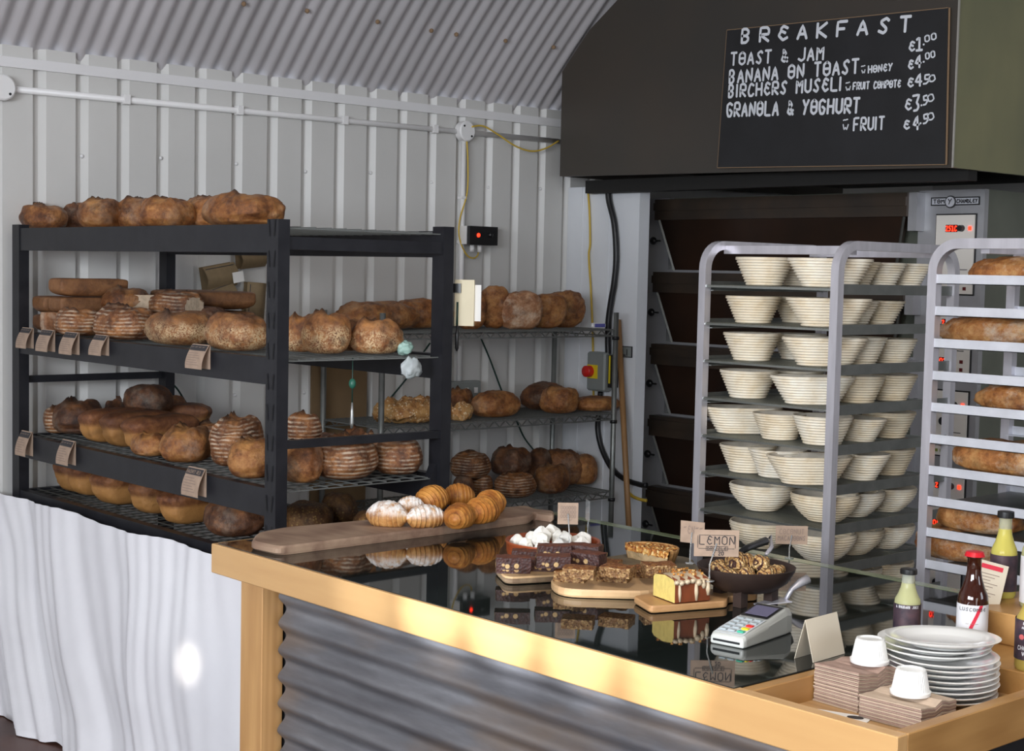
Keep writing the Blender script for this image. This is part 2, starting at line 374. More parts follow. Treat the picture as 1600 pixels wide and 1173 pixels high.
# stroke lettering
GL = {'A': '00-26-40 12-32', 'B': '00-06-26-35-34-23-03 23-32-31-20-00', 'C': '45-26-15-02-10-30-41', 'D': '00-06-25-42-41-20-00', 'E': '45-26-15-14-33 14-02-11-20-41', 'e': '46-06-00-40 03-33',
 'F': '46-06-00 03-33', 'G': '45-26-05-02-10-30-42-23', 'H': '06-00 46-40 03-43', 'I': '06-00', 'J': '46-41-20-01', 'K': '06-00 46-03-40', 'L': '06-00-40', 'M': '00-06-23-46-40', 'N': '00-06-40-46',
 'O': '26-05-01-20-41-45-26 13-33', 'o': '26-05-01-20-41-45-26', 'P': '00-06-36-45-43-03', 'R': '00-06-36-45-43-03-40', 'S': '45-36-15-14-32-31-20-01', 'T': '06-46 26-20', 'U': '06-01-20-41-46',
 'W': '06-10-23-30-46', 'Y': '06-23-46 23-10', 'Z': '06-46-00-40', 'V': '06-20-46', 'X': '06-40 00-46', '&': '42-20-01-13-34-25-16-14-40', '.': '20-21', '0': '26-05-01-20-41-45-26', '1': '05-26-20 00-40', '2': '05-26-45-00-40',
 '3': '06-46-23-32-31-20-00', '4': '30-36-02-42', '5': '46-16-13-33-42-31-20-00', '~': '04-15-24-35-45', "'": '26-24'}
def strokes(text, adv=1.35, wid=.62):
    out = []; x = 0
    for ch in text:
        if ch == ' ': x += adv*.62; continue
        w = .1 if ch == 'I' else (.2 if ch in ".'" else wid)
        for st in GL.get(ch, '').split():
            out.append([(x+int(p[0])/4*w, int(p[1])/6) for p in st.split('-')])
        x += w+adv*.25
    return out, x-adv*.25
def write(mb, text, fn, u0_, v0_, u1_, v1_, h, lw, adv=1.35, wid=.62, spread=0):
    """text whose baseline runs (u0,v0)->(u1,v1) on the surface fn(u,v)->3D; h letter height, lw line width (same units)."""
    st, wtot = strokes(text, adv, wid); L = math.hypot(u1_-u0_, v1_-v0_); k = L/wtot; dx, dy = (u1_-u0_)/L, (v1_-v0_)/L
    e_ = max(h, 1e-4)*.02; um, vm = (u0_+u1_)/2, (v0_+v1_)/2; c0 = Vector(fn(um, vm)); nn_ = (Vector(fn(um+e_, vm))-c0).cross(Vector(fn(um, vm+e_))-c0).normalized(); cnt = 0
    for pl in st:
        P = [Vector((u0_+a*k*dx-b_*h*dy, v0_+a*k*dy+b_*h*dx)) for a, b_ in pl]
        if len(P) > 2:
            Q = [P[0]]
            for i_ in range(1, len(P)-1): Q += [P[i_]*.72+P[i_-1]*.28, P[i_]*.93+(P[i_-1]+P[i_+1])*.035, P[i_]*.72+P[i_+1]*.28]
            P = Q+[P[-1]]
        d0 = (P[0]-P[1]).normalized()*lw*.3; d1 = (P[-1]-P[-2]).normalized()*lw*.3; P = [P[0]+d0]+P+[P[-1]+d1]; m_ = len(P); vs = []
        for i_, p in enumerate(P):
            t_ = (P[min(i_+1, m_-1)]-P[max(i_-1, 0)]).normalized(); w_ = lw/2*(.6 if i_ in (0, m_-1) else 1)
            for sg in (1, -1): q = p+Vector((-t_.y, t_.x))*w_*sg; vs.append(Vector(fn(q.x, q.y))+nn_*(cnt*4e-5))
        mb.add(vs, [(2*i_, 2*i_+1, 2*i_+3, 2*i_+2) for i_ in range(m_-1)]); cnt = (cnt+1) % 12
def plane_fn(O, U, V):
    O, U, V = Vector(O), Vector(U), Vector(V); return lambda u, v: O+U*u+V*v

# ------------------------------------------------------------------ setting
WY = 5.4
def roofz(d): return 2.43+1.10*d-.20*d*d if d < 1.2 else 3.462+.3*(1-math.exp(-(d-1.2)))
# back wall : box-profile cladding, shallow grooves
mb = MB(); prof = []; x = -3.5; P = .168
ph = (ay(69, 250, WY).x) % P
k = -40
while True:
    xc = ph+k*P; k += 1
    if xc < -2.1: continue
    if xc > 5.7: break
    prof += [(xc-.044, 0), (xc-.042, .024), (xc-.014, .024), (xc+.008, 0)]
prof = [(-2.2, 0)]+[p for p in prof if -2.2 < p[0] < 8.3]+[(8.3, 0)]
n = len(prof); mb.add([(x, WY+d, -.0) for x, d in prof]+[(x, WY+d, 2.432) for x, d in prof], [(i, i+1, n+i+1, n+i) for i in range(n-1)])
struct(mb.build('wall_back', 'wall_white'))
# ceiling : curved corrugated sheets rising from the wall head
mb = MB(); pts = [(WY+.06-d, roofz(max(0, d-.06))-(.0 if d > .06 else (.06-d)*1.2)) for d in [0, .06, .12, .2, .3, .4, .5, .6, .7, .8, .9, 1.0, 1.15, 2.5, 5.5, 8.9]]
PC = .068; xs = []; x = -2.2
while x < 8.3: xs.append(x); x += PC/8
mb.smooth = True; vs = []
for yy, zz in pts:
    vs += [(x, yy, zz+.016+.0125*sin(2*pi*x/PC)) for x in xs]
w = len(xs); mb.add(vs, [(j*w+i, j*w+i+1, j*w+w+i+1, j*w+w+i) for j in range(len(pts)-1) for i in range(w-1)])
ceil = struct(mb.build('ceiling', 'roof_metal'))
mb = MB(); mb.box((-2.2, -3.5, -.1), (8.3, 5.5, 0)); struct(mb.build('floor', 'floor_brown'))
# side and front walls of the room (behind the camera) with openings added to hold the area lights
mb = MB(); X = -2.2
mb.box((X-.1, -3.5, 0), (X, 5.5, 1.4)); mb.box((X-.1, -3.5, 2.6), (X, 5.5, 3.8)); mb.box((X-.1, -3.5, 1.4), (X, -1.2, 2.6)); mb.box((X-.1, 2.4, 1.4), (X, 5.5, 2.6)); mb.box((X-.1, .5, 1.4), (X, .7, 2.6))
struct(mb.build('wall_left', 'plaster'))
mb = MB(); mb.box((-2.2, -3.6, 0), (-1.0, -3.5, 3.8)); mb.box((1.6, -3.6, 0), (3.1, -3.5, 3.8)); mb.box((4.9, -3.6, 0), (8.3, -3.5, 3.8)); mb.box((3.1, -3.6, 0), (4.9, -3.5, 1.5)); mb.box((3.1, -3.6, 2.7), (4.9, -3.5, 3.8)); mb.box((-1.0, -3.6, 2.4), (1.6, -3.5, 3.8)); struct(mb.build('wall_front', 'plaster'))
mb = MB(); mb.box((8.3, -3.6, 0), (8.4, 5.5, 3.8)); struct(mb.build('wall_right', 'plaster'))
for i, (y0, y1) in enumerate(((-1.2, .5), (.7, 2.4))):
    w_ = MB()
    for yy in (y0, (y0+y1)/2-.03, y1-.06): w_.box((-2.27, yy, 1.4), (-2.21, yy+.06, 2.6))
    w_.box((-2.27, y0, 1.4), (-2.21, y1, 1.46)); w_.box((-2.27, y0, 2.54), (-2.21, y1, 2.6)); struct(w_.build('window_%d' % (i+1), 'trim_white'))
# wall head trim, flashing and flat panels at the right end
mb = MB(); mb.box((-2.2, WY-.012, 2.352), (5.3, WY, 2.389)); struct(mb.build('trim_1', 'trim_white'))
PX = 5.17; ye_ = ax(996, 500, PX).y; mb = MB()
mb.box((PX, ye_, 0), (PX+.062, 5.395, 2.066)); mb.box((PX-.006, 5.30, 0), (PX, 5.398, 2.066)); mb.box((PX-.004, ye_+.20, 0), (PX, 5.21, 2.066)); mb.box((PX-.006, ye_, 0), (PX, ye_+.012, 2.066))
struct(mb.build('trim_2', 'panel_white'))
# screws of the cladding
mb = MB(); mb.smooth = True
for px_, py_ in ((127, 244), (250, 247), (368, 256), (476, 268), (578, 270), (674, 285), (762, 293), (843, 295), (192, 627), (125, 627), (366, 617), (474, 613), (804, 598), (760, 597), (846, 596)):
    q = ay(px_, py_, WY+.02); mb.ball((q.x, q.y-.006, q.z), .0085, 8, (1, .8, 1))
sc = struct(mb.build('trim_3', 'trim_white'))
mb = MB()
for px_, py_ in ((480, 14), (381, 3), (590, 31), (674, 45), (713, 51), (790, 61), (865, 71)):
    # on the roof: march the ray until it meets the sheet
    d = ray(px_, py_); t = 3
    while t < 12 and (CP+d*t).z < roofz(WY-(CP+d*t).y) and (CP+d*t).y < WY: t += .005
    q = CP+d*t; mb.ball((q.x, q.y, q.z-.008), .010, 8)
struct(mb.build('trim_4', 'board_edge'))

# ------------------------------------------------------------------ wall services
cz0 = ay(22, 139, 5.375); cz1 = ay(850, 218, 5.375)
t = thing('conduit_run', 'white plastic conduit running along the wall under the roof line', 'conduit', (0, 0, 0))
mb = MB(); mb.smooth = True; mb.tube([(cz0.x-.1, 5.385, cz0.z), (cz1.x+.1, 5.385, cz1.z)], .0125, 10); mb.build('pipe', 'plastic_white', t)
for px_ in (196, 373, 537, 678):
    q = ay(px_, 139+(px_-22)*.0954, 5.385); c_ = MB(); c_.box((q.x-.012, 5.366, q.z-.018), (q.x+.012, 5.4, q.z+.018)); c_.build('clip', 'plastic_white', t)
def jbox(px_, py_, label):
    q = ay(px_, py_, 5.37); o = thing('junction_box', label, 'junction box', (q.x, 5.37, q.z), 0, 'round junction boxes')
    b_ = MB(); b_.smooth = False; b_.lathe([(.046, 0), (.046, .035), (.040, .04)], 24); r_ = b_.build('box', 'plastic_white', o); smooth_angle(r_)
    r_.rotation_euler = (pi/2, 0, 0); r_.location = (0, .02, 0)
    for sx_ in (-1, 1):
        c_ = MB(); c_.lathe([(.005, 0), (.005, .004)], 8); k_ = c_.build('screw', 'black_plastic', o); k_.rotation_euler = (pi/2, 0, 0); k_.location = (sx_*.022, -.018, -sx_*.022)
    return q
q1 = jbox(727, 205, 'round white junction box above the vertical conduit and yellow cable')
jbox(3, 137, 'round white junction box at the far left of the wall')
t = thing('conduit_drop', 'white vertical conduit dropping from the round junction box to the sockets', 'conduit', (q1.x, 5.38, q1.z))
qb = ay(722, 600, 5.38)
mb = MB(); mb.smooth = True; mb.tube([(0, 0, -.04), (0, 0, qb.z-q1.z)], .0125, 10); mb.build('pipe', 'plastic_white', t)
for dz in (-.30, -.50, -.92): c_ = MB(); c_.box((-.017, -.014, dz-.006), (.017, .015, dz+.006)); c_.build('clip', 'plastic_white', t)
def cable(name, label, pts, r, m_, plane=None):
    P3 = [((ax(a, b_, -plane) if plane < 0 else ay(a, b_, plane)) if plane else Vector((a, b_))) for a, b_ in pts] if plane else [Vector(p) for p in pts]
    # catmull-rom
    Q = []
    for i in range(len(P3)-1):
        p0, p1, p2, p3 = P3[max(i-1, 0)], P3[i], P3[i+1], P3[min(i+2, len(P3)-1)]
        for k_ in range(6):
            s_ = k_/6; Q.append(.5*((2*p1)+(-p0+p2)*s_+(2*p0-5*p1+4*p2-p3)*s_*s_+(-p0+3*p1-3*p2+p3)*s_**3))
    Q.append(P3[-1]); mb = MB(); mb.smooth = True; mb.tube(Q, r, 8)
    return tag(mb.build(name, m_, None, origin=tuple(Q[0])), label, 'cable')
cable('yellow_cable', 'yellow cable sagging from the junction box to behind the hood', [(737, 198), (755, 197), (778, 210), (805, 228), (830, 236), (852, 232), (873, 220)], .004, 'cable_yellow', 5.35)
cable('yellow_cable', 'thin yellow cable running down beside the vertical white conduit', [(729, 215), (731, 250), (730, 300), (719, 340), (717, 365), (722, 385), (731, 400), (741, 403), (747, 397), (746, 388)], .0035, 'cable_yellow', 5.368)
cable('yellow_cable', 'yellow cable hanging down the white panel left of the oven', [(918, 292), (921, 330), (922, 380), (920, 400), (923, 450), (926, 520), (927, 600), (928, 640)], .005, 'cable_yellow', -5.155)
cable('black_cable', 'thick black armoured cable bowing down the white panel to the isolator', [(950, 295), (952, 315), (960, 350), (963, 400), (960, 440), (955, 470), (951, 500), (950, 530), (950, 560), (945, 585)], .015, 'cable_black', -5.145)
cable('black_cable', 'black cable looping under the isolator towards the oven foot', [(938, 612), (936, 640), (934, 670), (940, 700), (955, 730), (975, 748), (1000, 757), (1010, 758)], .013, 'cable_black', -5.145)
cable('yellow_cable', 'yellow hose end curving behind the broom handle', [(978, 765), (988, 775), (1000, 780), (1010, 782)], .008, 'cable_yellow', -5.15)
cable('green_cable', 'dark green cable curving down the wall behind the black rack', [(255, 590), (275, 605), (295, 635), (320, 660), (350, 680), (372, 684)], .004, 'cable_green', 5.37)
cable('green_cable', 'dark green cable slanting behind the middle of the wire shelf unit', [(750, 525), (765, 560), (780, 600), (792, 630), (806, 655), (820, 685), (842, 712)], .004, 'cable_green', 5.37)
cable('green_cable', 'short dark green cable slanting behind the rear post of the black rack', [(672, 536), (655, 560), (640, 585), (610, 622)], .004, 'cable_green', 5.37)
# controller box
a = ay(730, 352, 5.33); b_ = ay(773, 383, 5.33)
t = thing('timer_box', 'black control box with red lamp beside the vertical conduit', 'control box', ((a.x+b_.x)/2, 5.36, b_.z-.002)); wd = b_.x-a.x; hh = a.z-b_.z
mb = MB(); mb.box((-wd/2, -.05, 0), (wd/2, .025, hh)); mb.build('case', 'black_plastic', t)
mb = MB(); mb.box((-wd/2-.004, -.03, .002), (-wd/2+.03, .028, hh)); mb.build('back_plate', 'plastic_white', t)
mb = MB(); mb.smooth = True; mb.ball((-wd*.2, -.052, hh*.52), .010, 10, (1, .5, 1)); mb.build('lamp', 'led_red', t)
mb = MB(); mb.smooth = True; mb.ball((wd*.22, -.053, hh*.55), .014, 10, (1, .9, 1)); mb.build('knob', 'black_plastic', t)
for dx_ in (-.045, .0): mb = MB(); mb.smooth = True; mb.tube([(dx_, -.02, 0), (dx_, -.02, -.032)], .011, 10); mb.build('cable_gland', 'plastic_white', t)
# socket pair
q = ay(722, 607, 5.36)
t = thing('wall_socket', 'grey metal double socket box at the foot of the white conduit', 'socket', (q.x, 5.37, q.z-.05))
mb = MB(); mb.rbox((-.13, -.03, 0), (.10, .015, .085), .006); mb.build('case', 'grey_box', t)
for dx_ in (.0, .055):
    mb = MB(); mb.box((dx_, -.034, .03), (dx_+.02, -.029, .055)); mb.build('switch', 'plastic_white', t)
# isolator
a = ax(917, 549, 5.11); b_ = ax(944, 612, 5.11)
t = thing('isolator_switch', 'grey isolator box with red rotary knob on yellow plate', 'switch', (5.158, (a.y+b_.y)/2, b_.z), -pi/2); wd = a.y-b_.y; hh = a.z-b_.z
mb = MB(); mb.rbox((-wd/2, -.05, 0), (wd/2, .01, hh), .008); mb.build('case', 'grey_box', t)
mb = MB(); mb.box((-wd*.40, -.056, hh*.32), (wd*.13, -.048, hh*.67)); mb.build('plate', 'yellow_plastic', t)
mb = MB(); mb.smooth = False; mb.lathe([(.027, 0), (.027, .03), (.022, .034)], 20); o = smooth_angle(mb.build('knob', 'red_plastic', t)); o.rotation_euler = (pi/2, 0, 0); o.location = (-wd*.24, -.055, hh*.5)
mb = MB(); mb.box((wd/2+.004, -.03, .02), (wd/2+.034, .01, hh*.95)); mb.build('side_trunking', 'black_plastic', t)
mb = MB(); mb.box((wd/2+.012, -.034, .04), (wd/2+.02, -.029, hh*.93)); mb.build('warning_strip', 'yellow_plastic', t)
# small sign L1
a = ax(967, 540, 5.16); b_ = ax(986, 559, 5.16)
t = thing('circuit_sign', 'small square sign lettered L1 beside the broom handle', 'sign', (5.1655, a.y, b_.z), -pi/2); wd = a.y-b_.y; hh = a.z-b_.z
mb = MB(); mb.box((0, -.002, 0), (wd, .004, hh)); mb.build('plate', 'ink', t)
mb = MB(); mb.box((.004, -.004, .004), (wd-.004, -.001, hh-.004)); mb.build('face', 'grey_box', t)
mb = MB(); write(mb, 'LI', plane_fn((0, -.006, 0), (1, 0, 0), (0, 0, 1)), wd*.3, hh*.2, wd*.7, hh*.2, hh*.5, .006); mb.build('lettering', 'ink', t)
# broom
p0, p1 = ax(966, 500, 5.145), ax(983, 830, 5.03)
d = (p1-p0).normalized(); foot = p0+d*((.06-p0.z)/d.z)
t = thing('broom', 'wooden broom leaning in the corner between shelf unit and oven', 'broom', tuple(Vector((foot.x, foot.y, 0))))
mb = MB(); mb.smooth = True; mb.tube([p0-Vector((foot.x, foot.y, 0)), Vector((0, 0, .06))], .014, 12); mb.build('handle', 'broom_wood', t)
mb = MB(); mb.rbox((-.03, -.13, .045), (.03, .13, .085), .01); mb.build('head', 'broom_wood', t)
mb = MB(); mb.box((-.025, -.12, 0), (.025, .12, .045)); mb.build('bristles', 'board_edge', t)
# brown cardboard panel on the wall
a, b_ = ay(506, 565, 5.3), ay(584, 720, 5.3)
mb = MB(); mb.box((a.x, 5.385, b_.z-.3), (b_.x+.02, 5.397, a.z+.02))
tag(mb.build('cardboard_sheet', 'cardboard', None, origin=(a.x, 5.39, b_.z-.3)), 'tall brown board standing against the wall behind the black rack', 'board')
# kraft folders pinned to the wall
for i, (px_, py_, rot, wd, hh, lab) in enumerate(((346, 432, .18, .145, .095, 'brown card with a white sticker pinned to the wall'), (344, 463, .30, .145, .085, 'brown card pinned just under the one with the white sticker'), (396, 404, .12, .12, .075, 'brown card pinned to the wall under the top beam of the rack'), (402, 476, 1.5, .18, .09, 'brown card hanging upright on the wall beside the rack post'))):
    q = ay(px_, py_, 5.35); t = thing('wall_card', lab, 'card', (q.x, 5.375, q.z), 0, 'brown cards pinned to the wall')
    mb = MB(); mb.smooth = True
    mb.grid(lambda u, v: (wd*(u-.5), -.012-.03*sin(pi*v), hh*(v-.5)), 2, 8); mb.grid(lambda u, v: (wd*(u-.5), .018-.002*v, hh*(v-.5)), 1, 1)
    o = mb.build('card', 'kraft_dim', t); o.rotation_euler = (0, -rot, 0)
    mb = MB(); mb.grid(lambda u, v: (wd*(.9*u-.45), -.0235+.006*v-.004, hh*(.22+.2*v)), 1, 1); o = mb.build('header_print', 'ink', t); o.rotation_euler = (0, -rot, 0)
    if i == 0: mb = MB(); mb.box((wd*.26, -.050, -hh*.35), (wd*.6, -.047, hh*.1)); o = mb.build('sticker', 'paper_white', t); o.rotation_euler = (0, -rot, 0)

# ------------------------------------------------------------------ black shelving rack
RX0, RX1, RY0, RY1 = 2.311, 2.935, 3.56, 5.29
t = rack = thing('shelving_rack', 'black steel shelving rack loaded with loaves of bread', 'shelving', (RX0, RY0, 0))
def L_(p): return Vector(p)-Vector((RX0, RY0, 0))
def post(x0, y0, sx_, sy_):
    mb = MB(); x1 = x0+sx_*.038; y1 = y0+sy_*.056
    mb.box(L_((min(x0, x1), min(y0, y1), .0)), L_((max(x0, x1), max(y0, y1), 1.782)))
    mb.mi = 1
    if sx_ > 0 and sy_ > 0:
        z = .12
        while z < 1.74:
            for dy, sl in ((.018, -1), (.038, 1)):
                mb.add([L_((x0-.0016, y0+dy+sl*.001, z)), L_((x0-.0016, y0+dy+.006+sl*.001, z)), L_((x0-.0016, y0+dy+.006+sl*.006, z+.045)), L_((x0-.0016, y0+dy+sl*.006, z+.045))], [(0, 1, 2, 3)])
            z += .085
    return mb.build('upright', ['rack_black', 'slot_black'], t)
post(RX0, RY0, 1, 1); post(RX0, RY1, 1, -1); post(RX1, RY0, -1, 1); post(RX1, RY1, -1, -1)
SH = [(1.765, .075), (1.395, .072), (1.028, .075), (.828, .07)]
for z, h in SH:
    for xx in (RX0+.004, RX1-.034):
        mb = MB(); mb.box(L_((xx, RY0+.05, z-h)), L_((xx+.03, RY1-.05, z+.004))); mb.build('beam', 'rack_black', t)
    for yy in (RY0+.006, RY1-.03):
        if yy < 4 and z < 1.7: continue
        zz = z-.03 if z > 1.7 else z
        mb = MB(); mb.box(L_((RX0+.03, yy, zz-.035)), L_((RX1-.03, yy+.024, zz))); mb.build('end_beam', 'rack_black', t)
    mb = MB()
    y = RY0+.02
    while y < RY1-.02: mb.bar(L_((RX0+.02, y, z-.006)), L_((RX1-.02, y, z-.006)), .0035); y += .05
    x = RX0+.03
    while x < RX1: mb.bar(L_((x, RY0+.015, z-.002)), L_((x, RY1-.015, z-.002)), .0035 if x > RX0+.04 else .006); x += .052
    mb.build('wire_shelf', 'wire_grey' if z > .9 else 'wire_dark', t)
# end frame rails and brace on the near end, rear-side rail
mb = MB(); a, b_ = ay(450, 661, 3.56), ay(690, 647, 3.56); mb.box(L_((RX0+.03, RY0+.005, 1.145)), L_((RX1-.02, RY0+.027, 1.168))); mb.build('end_rail', 'rack_black', t)
mb = MB(); mb.bar(L_((RX1-.03, RY0+.03, 1.06)), L_((RX1-.19, RY0+.03, .70)), .03, .03); mb.build('brace', 'rack_black', t)
mb = MB(); mb.box(L_((RX0+.03, RY1-.03, 1.215)), L_((RX1-.02, RY1-.01, 1.24))); mb.build('end_rail', 'rack_black', t)
# cloth over the front of the bottom bay
def clothpt(u, v):
    y = 3.40+(5.42-3.40)*u; z0 = .826-.012*abs(sin(u*9)); z = z0*(1-v)
    s_ = (y-3.56)/1.8
    a = (1 if s_ > .22 else max(0, s_/.22))
    sk = y+v*.55*max(0, s_)**1.2*(.9)           # folds sweep diagonally
    q_ = sk+.10*noise.noise(Vector((y*2.2, z*1.6, 7))); am = .25+.75*max(0, min(1, (s_-.15)*2.2)); f = am*(.030*sin(12*q_)*(.3+.7*v)+.012*sin(29*q_+1.5)*(.3+.7*v))+.0025*sin(71*q_)
    n_ = noise.noise(Vector((y*3, z*3, 2)))*.03
    bulge = .03*sin(pi*min(1, v*1.2))*.6
    return (2.298-a*(max(0, f+.02)+n_*.6+.005)-bulge*a-.004-.02*v*a, y, max(.004, z+.012*sin(25*y)*(1 if v > .97 else 0)))
mb = MB(); mb.smooth = True; mb.grid(clothpt, 220, 60)
cl = tag(mb.build('drape', 'cloth', None, origin=(2.30, 4.4, 0)), 'white cotton sheet hanging over the bottom of the black rack', 'cloth')

# ------------------------------------------------------------------ bread
def fr(p, sc_, seed, oct_=3): return noise.fractal(Vector(p)*sc_+Vector((seed*7.3, seed*3.1, seed*1.7)), 1.0, 2.0, oct_)
def loafmesh(kind, L, W, H, seed, cut=0, nu=60, nv=30):
    box = kind in ('tin', 'brick')
    e1, e2 = (.42, .40) if kind == 'tin' else ((.13, .13) if kind == 'brick' else (.80, .66))
    if kind == 'flat': e1, e2 = .6, .6
    amp = {'tin': .03, 'brick': .012, 'flat': .06}.get(kind, .055)
    def sp(a, e): return math.copysign(abs(a)**e, a)
    vs = []; ear = []; burn = []; sid = []; ring = []; zb = .38 if not box else .5
    rnd = random.Random(seed); slash = kind in ('rustic', 'ring', 'oat', 'pale'); cross = slash and abs(L-W) < .25*L
    off = rnd.uniform(-.15, .1); ang = rnd.uniform(-.45, .45)
    for j in range(nv+1):
        phi = -pi/2+pi*j/nv; s, c = sin(phi), cos(phi)
        for i in range(nu):
            u = 2*pi*i/nu; cu, su = cos(u), sin(u)
            cc = abs(c)**(.42 if s < 0 else e2)
            x = L/2*sp(cu, e1)*cc; y = W/2*sp(su, e1)*cc
            z = H*(zb+(1-zb)*sp(s, .86 if not box else (.7 if kind == 'tin' else .35))) if s > 0 else H*zb*(1-abs(s)**(1.2 if not box else .9))
            if kind == 'tin':
                k_ = z/H
                f_ = .86+.10*k_ if k_ < .55 else .86+.055+.12*sin(min(1, (k_-.55)/.3)*pi/2)
                x *= f_; y *= f_
            E = B = 0.0; t_ = 0
            if slash and s > .05:
                xr = x*cos(ang)+y*sin(ang); yr = -x*sin(ang)+y*cos(ang)
                t_ = yr/(W/2)-off; win = max(0, 1-abs(xr/(L*.46))**4)*min(1, max(0, (z/H-.45)/.2))
                g = math.exp(-(t_/.27)**4)*win; lip = math.exp(-((t_-.33)/.065)**2)*win
                fn_ = max(-1, min(1, fr((x, y, 0), 34, seed, 2))); z += -g*H*.07+lip*H*(.075+.07*fn_); E = min(1, g*1.3)*max(0, min(1, .75+.5*fn_)); B = max(0, min(1, lip*(1.0+.6*fn_)))
                if cross:
                    t2 = xr/(L/2)+off*.5; g2 = math.exp(-(t2/.16)**2)*max(0, 1-abs(yr/(W*.42))**4)*min(1, max(0, (z/H-.5)/.2)); z -= g2*H*.045; E = max(E, g2*.8)
            if kind == 'tin': B = max(0, min(.75, (z/H-.80)*3*(.5+fr((x, y, z), 14, seed, 2))))
            elif not box and kind not in ('focaccia', 'flat'): B = max(B, min(.6, max(0, (z/H-.86)*3.2*(.55+1.2*fr((x, y, z), 20, seed, 2)))))
            d_ = amp*(max(-1.2, min(1.2, fr((x, y, z), 13, seed)))+.5*fr((x, y, z), 48, seed+3, 3)) if s > -.6 else 0
            k_ = 1+d_*1.6
            if kind == 'focaccia': z += H*.3*fr((x, y, 0), 28, seed)
            x2, y2, z2 = x*k_, y*k_, z*(1+d_*1.2)
            if kind == 'disc' : pass
            if cut and x2 > L*(.5-cut): x2 = L*(.5-cut)
            vs.append((x2, y2, max(0, z2))); ear.append(E); burn.append(B)
            sid.append(1 if (kind == 'tin' and z/H < .5) else (max(0, 1-(z/H-.5)/.12) if kind == 'tin' else max(0, min(1, (.72-z/H)/.15))*(1-E))); ring.append(z)
    fs = []
    for j in range(nv):
        for i in range(nu): i2 = (i+1) % nu; fs.append((j*nu+i, j*nu+i2, (j+1)*nu+i2, (j+1)*nu+i))
    me = bpy.data.meshes.new('loaf'); me.from_pydata(vs, [], fs)
    me.polygons.foreach_set('use_smooth', [True]*len(fs))
    for nm, arr in (('ear', ear), ('burn', burn), ('sid', sid), ('ring', ring)):
        a_ = me.attributes.new(nm, 'FLOAT', 'POINT'); a_.data.foreach_set('value', arr)
    if cut:
        xm = L*(.5-cut)-1e-5
        for p in me.polygons:
            if all(vs[v_][0] >= xm for v_ in p.vertices): p.material_index = 1; p.use_smooth = False
    me.update(); return me
KM = {'tin': 'crust_tin', 'brick': 'crust_brick', 'rustic': 'crust_rustic', 'ring': 'crust_ring', 'oat': 'crust_oat', 'seed': 'crust_seed', 'dark': 'crust_dark', 'golden': 'crust_golden', 'flat': 'crust_pale', 'focaccia': 'crust_focaccia', 'pale': 'crust_pale'}
seedc = [0]
def loaf(kind, label, P, L, W, H, rz=0, tilt=0, roll=0, mat_=None, name='bread_loaf', group=None, cut=0, cat='bread'):
    seedc[0] += 1; me = loafmesh(kind, L, W, H, seedc[0], cut); me.materials.append(MT[mat_ or KM[kind]])
    if cut: me.materials.append(MT['crumb'])
    o = bpy.data.objects.new(name, me); COL.objects.link(o); o.location = P; o.rotation_euler = (roll, tilt, rz)
    return tag(o, label, cat, group)
VA = pi/2-YAW   # direction of view axis in xy measured from +X
def pl(kind, x0, x1, yt, yb, X, z, label, rz=None, r=.62, Y=None, hk=1.0, **kw):
    """loaf filling pixels x0..x1, top yt, bottom yb, centred on plane X (or Y) and resting at height z"""
    xc, yc = (x0+x1)/2, yb
    if Y is not None: P = ay(xc, yc, Y)
    else:
        P = ax(xc, yc, X)
        if P.y < 3.66: P = ay(xc, yc, 3.66)
        if P.x > 2.86: P = ax(xc, yc, 2.86)
    P = Vector((P.x, P.y, z)); k = ppm(P); w = (x1-x0)/k; h = (yb-yt)/k*hk
    rz_ = rz if rz is not None else 0
    dirn = math.atan2(P.y, P.x); phi = rz_-dirn-pi/2
    w *= .97; L = w/math.sqrt(cos(phi)**2+(r*sin(phi))**2)
    if L > 1.3*w: L = 1.3*w; r = math.sqrt(max(.3, ((1/1.69)-cos(phi)**2))/max(.05, sin(phi)**2)); r = min(r, .95)
    return loaf(kind, label, P, L, L*r, h, rz_, **kw)
G1, G2, G3, G4 = 'loaves on top of the black rack', 'loaves on the upper black rack shelf', 'loaves on the middle black rack shelf', 'loaves on the bottom black rack shelf'
zt = 1.768
pl('rustic', 30, 105, 313, 354, 2.47, zt, 'pale-ended batard, first from the left on top of the black rack', rz=1.2, r=.7, group=G1)
pl('rustic', 78, 148, 306, 353, 2.62, zt, 'dark rounded loaf, second from the left on top of the black rack', rz=1.4, r=.8, group=G1, mat_='crust_dark')
pl('rustic', 124, 196, 305, 353, 2.47, zt, 'loaf with a burnt pointed ear, third on top of the black rack', rz=.5, r=.72, group=G1, mat_='crust_golden')
pl('rustic', 180, 262, 300, 351, 2.60, zt, 'tall dark-crested loaf, fourth on top of the black rack', rz=1.0, r=.75, group=G1)
pl('rustic', 222, 302, 303, 350, 2.44, zt, 'pale-nosed loaf in front of the tall dark-crested loaf on top', rz=.4, r=.72, group=G1, mat_='crust_golden')
pl('rustic', 285, 375, 297, 348, 2.62, zt, 'golden loaf partly hidden behind the longest loaf on top', rz=1.3, r=.72, group=G1, mat_='crust_golden')
pl('rustic', 318, 440, 294, 347, 2.45, zt, 'longest floury loaf on top of the black rack, by the right upright', rz=1.45, r=.52, group=G1, mat_='crust_golden')
z2 = 1.40
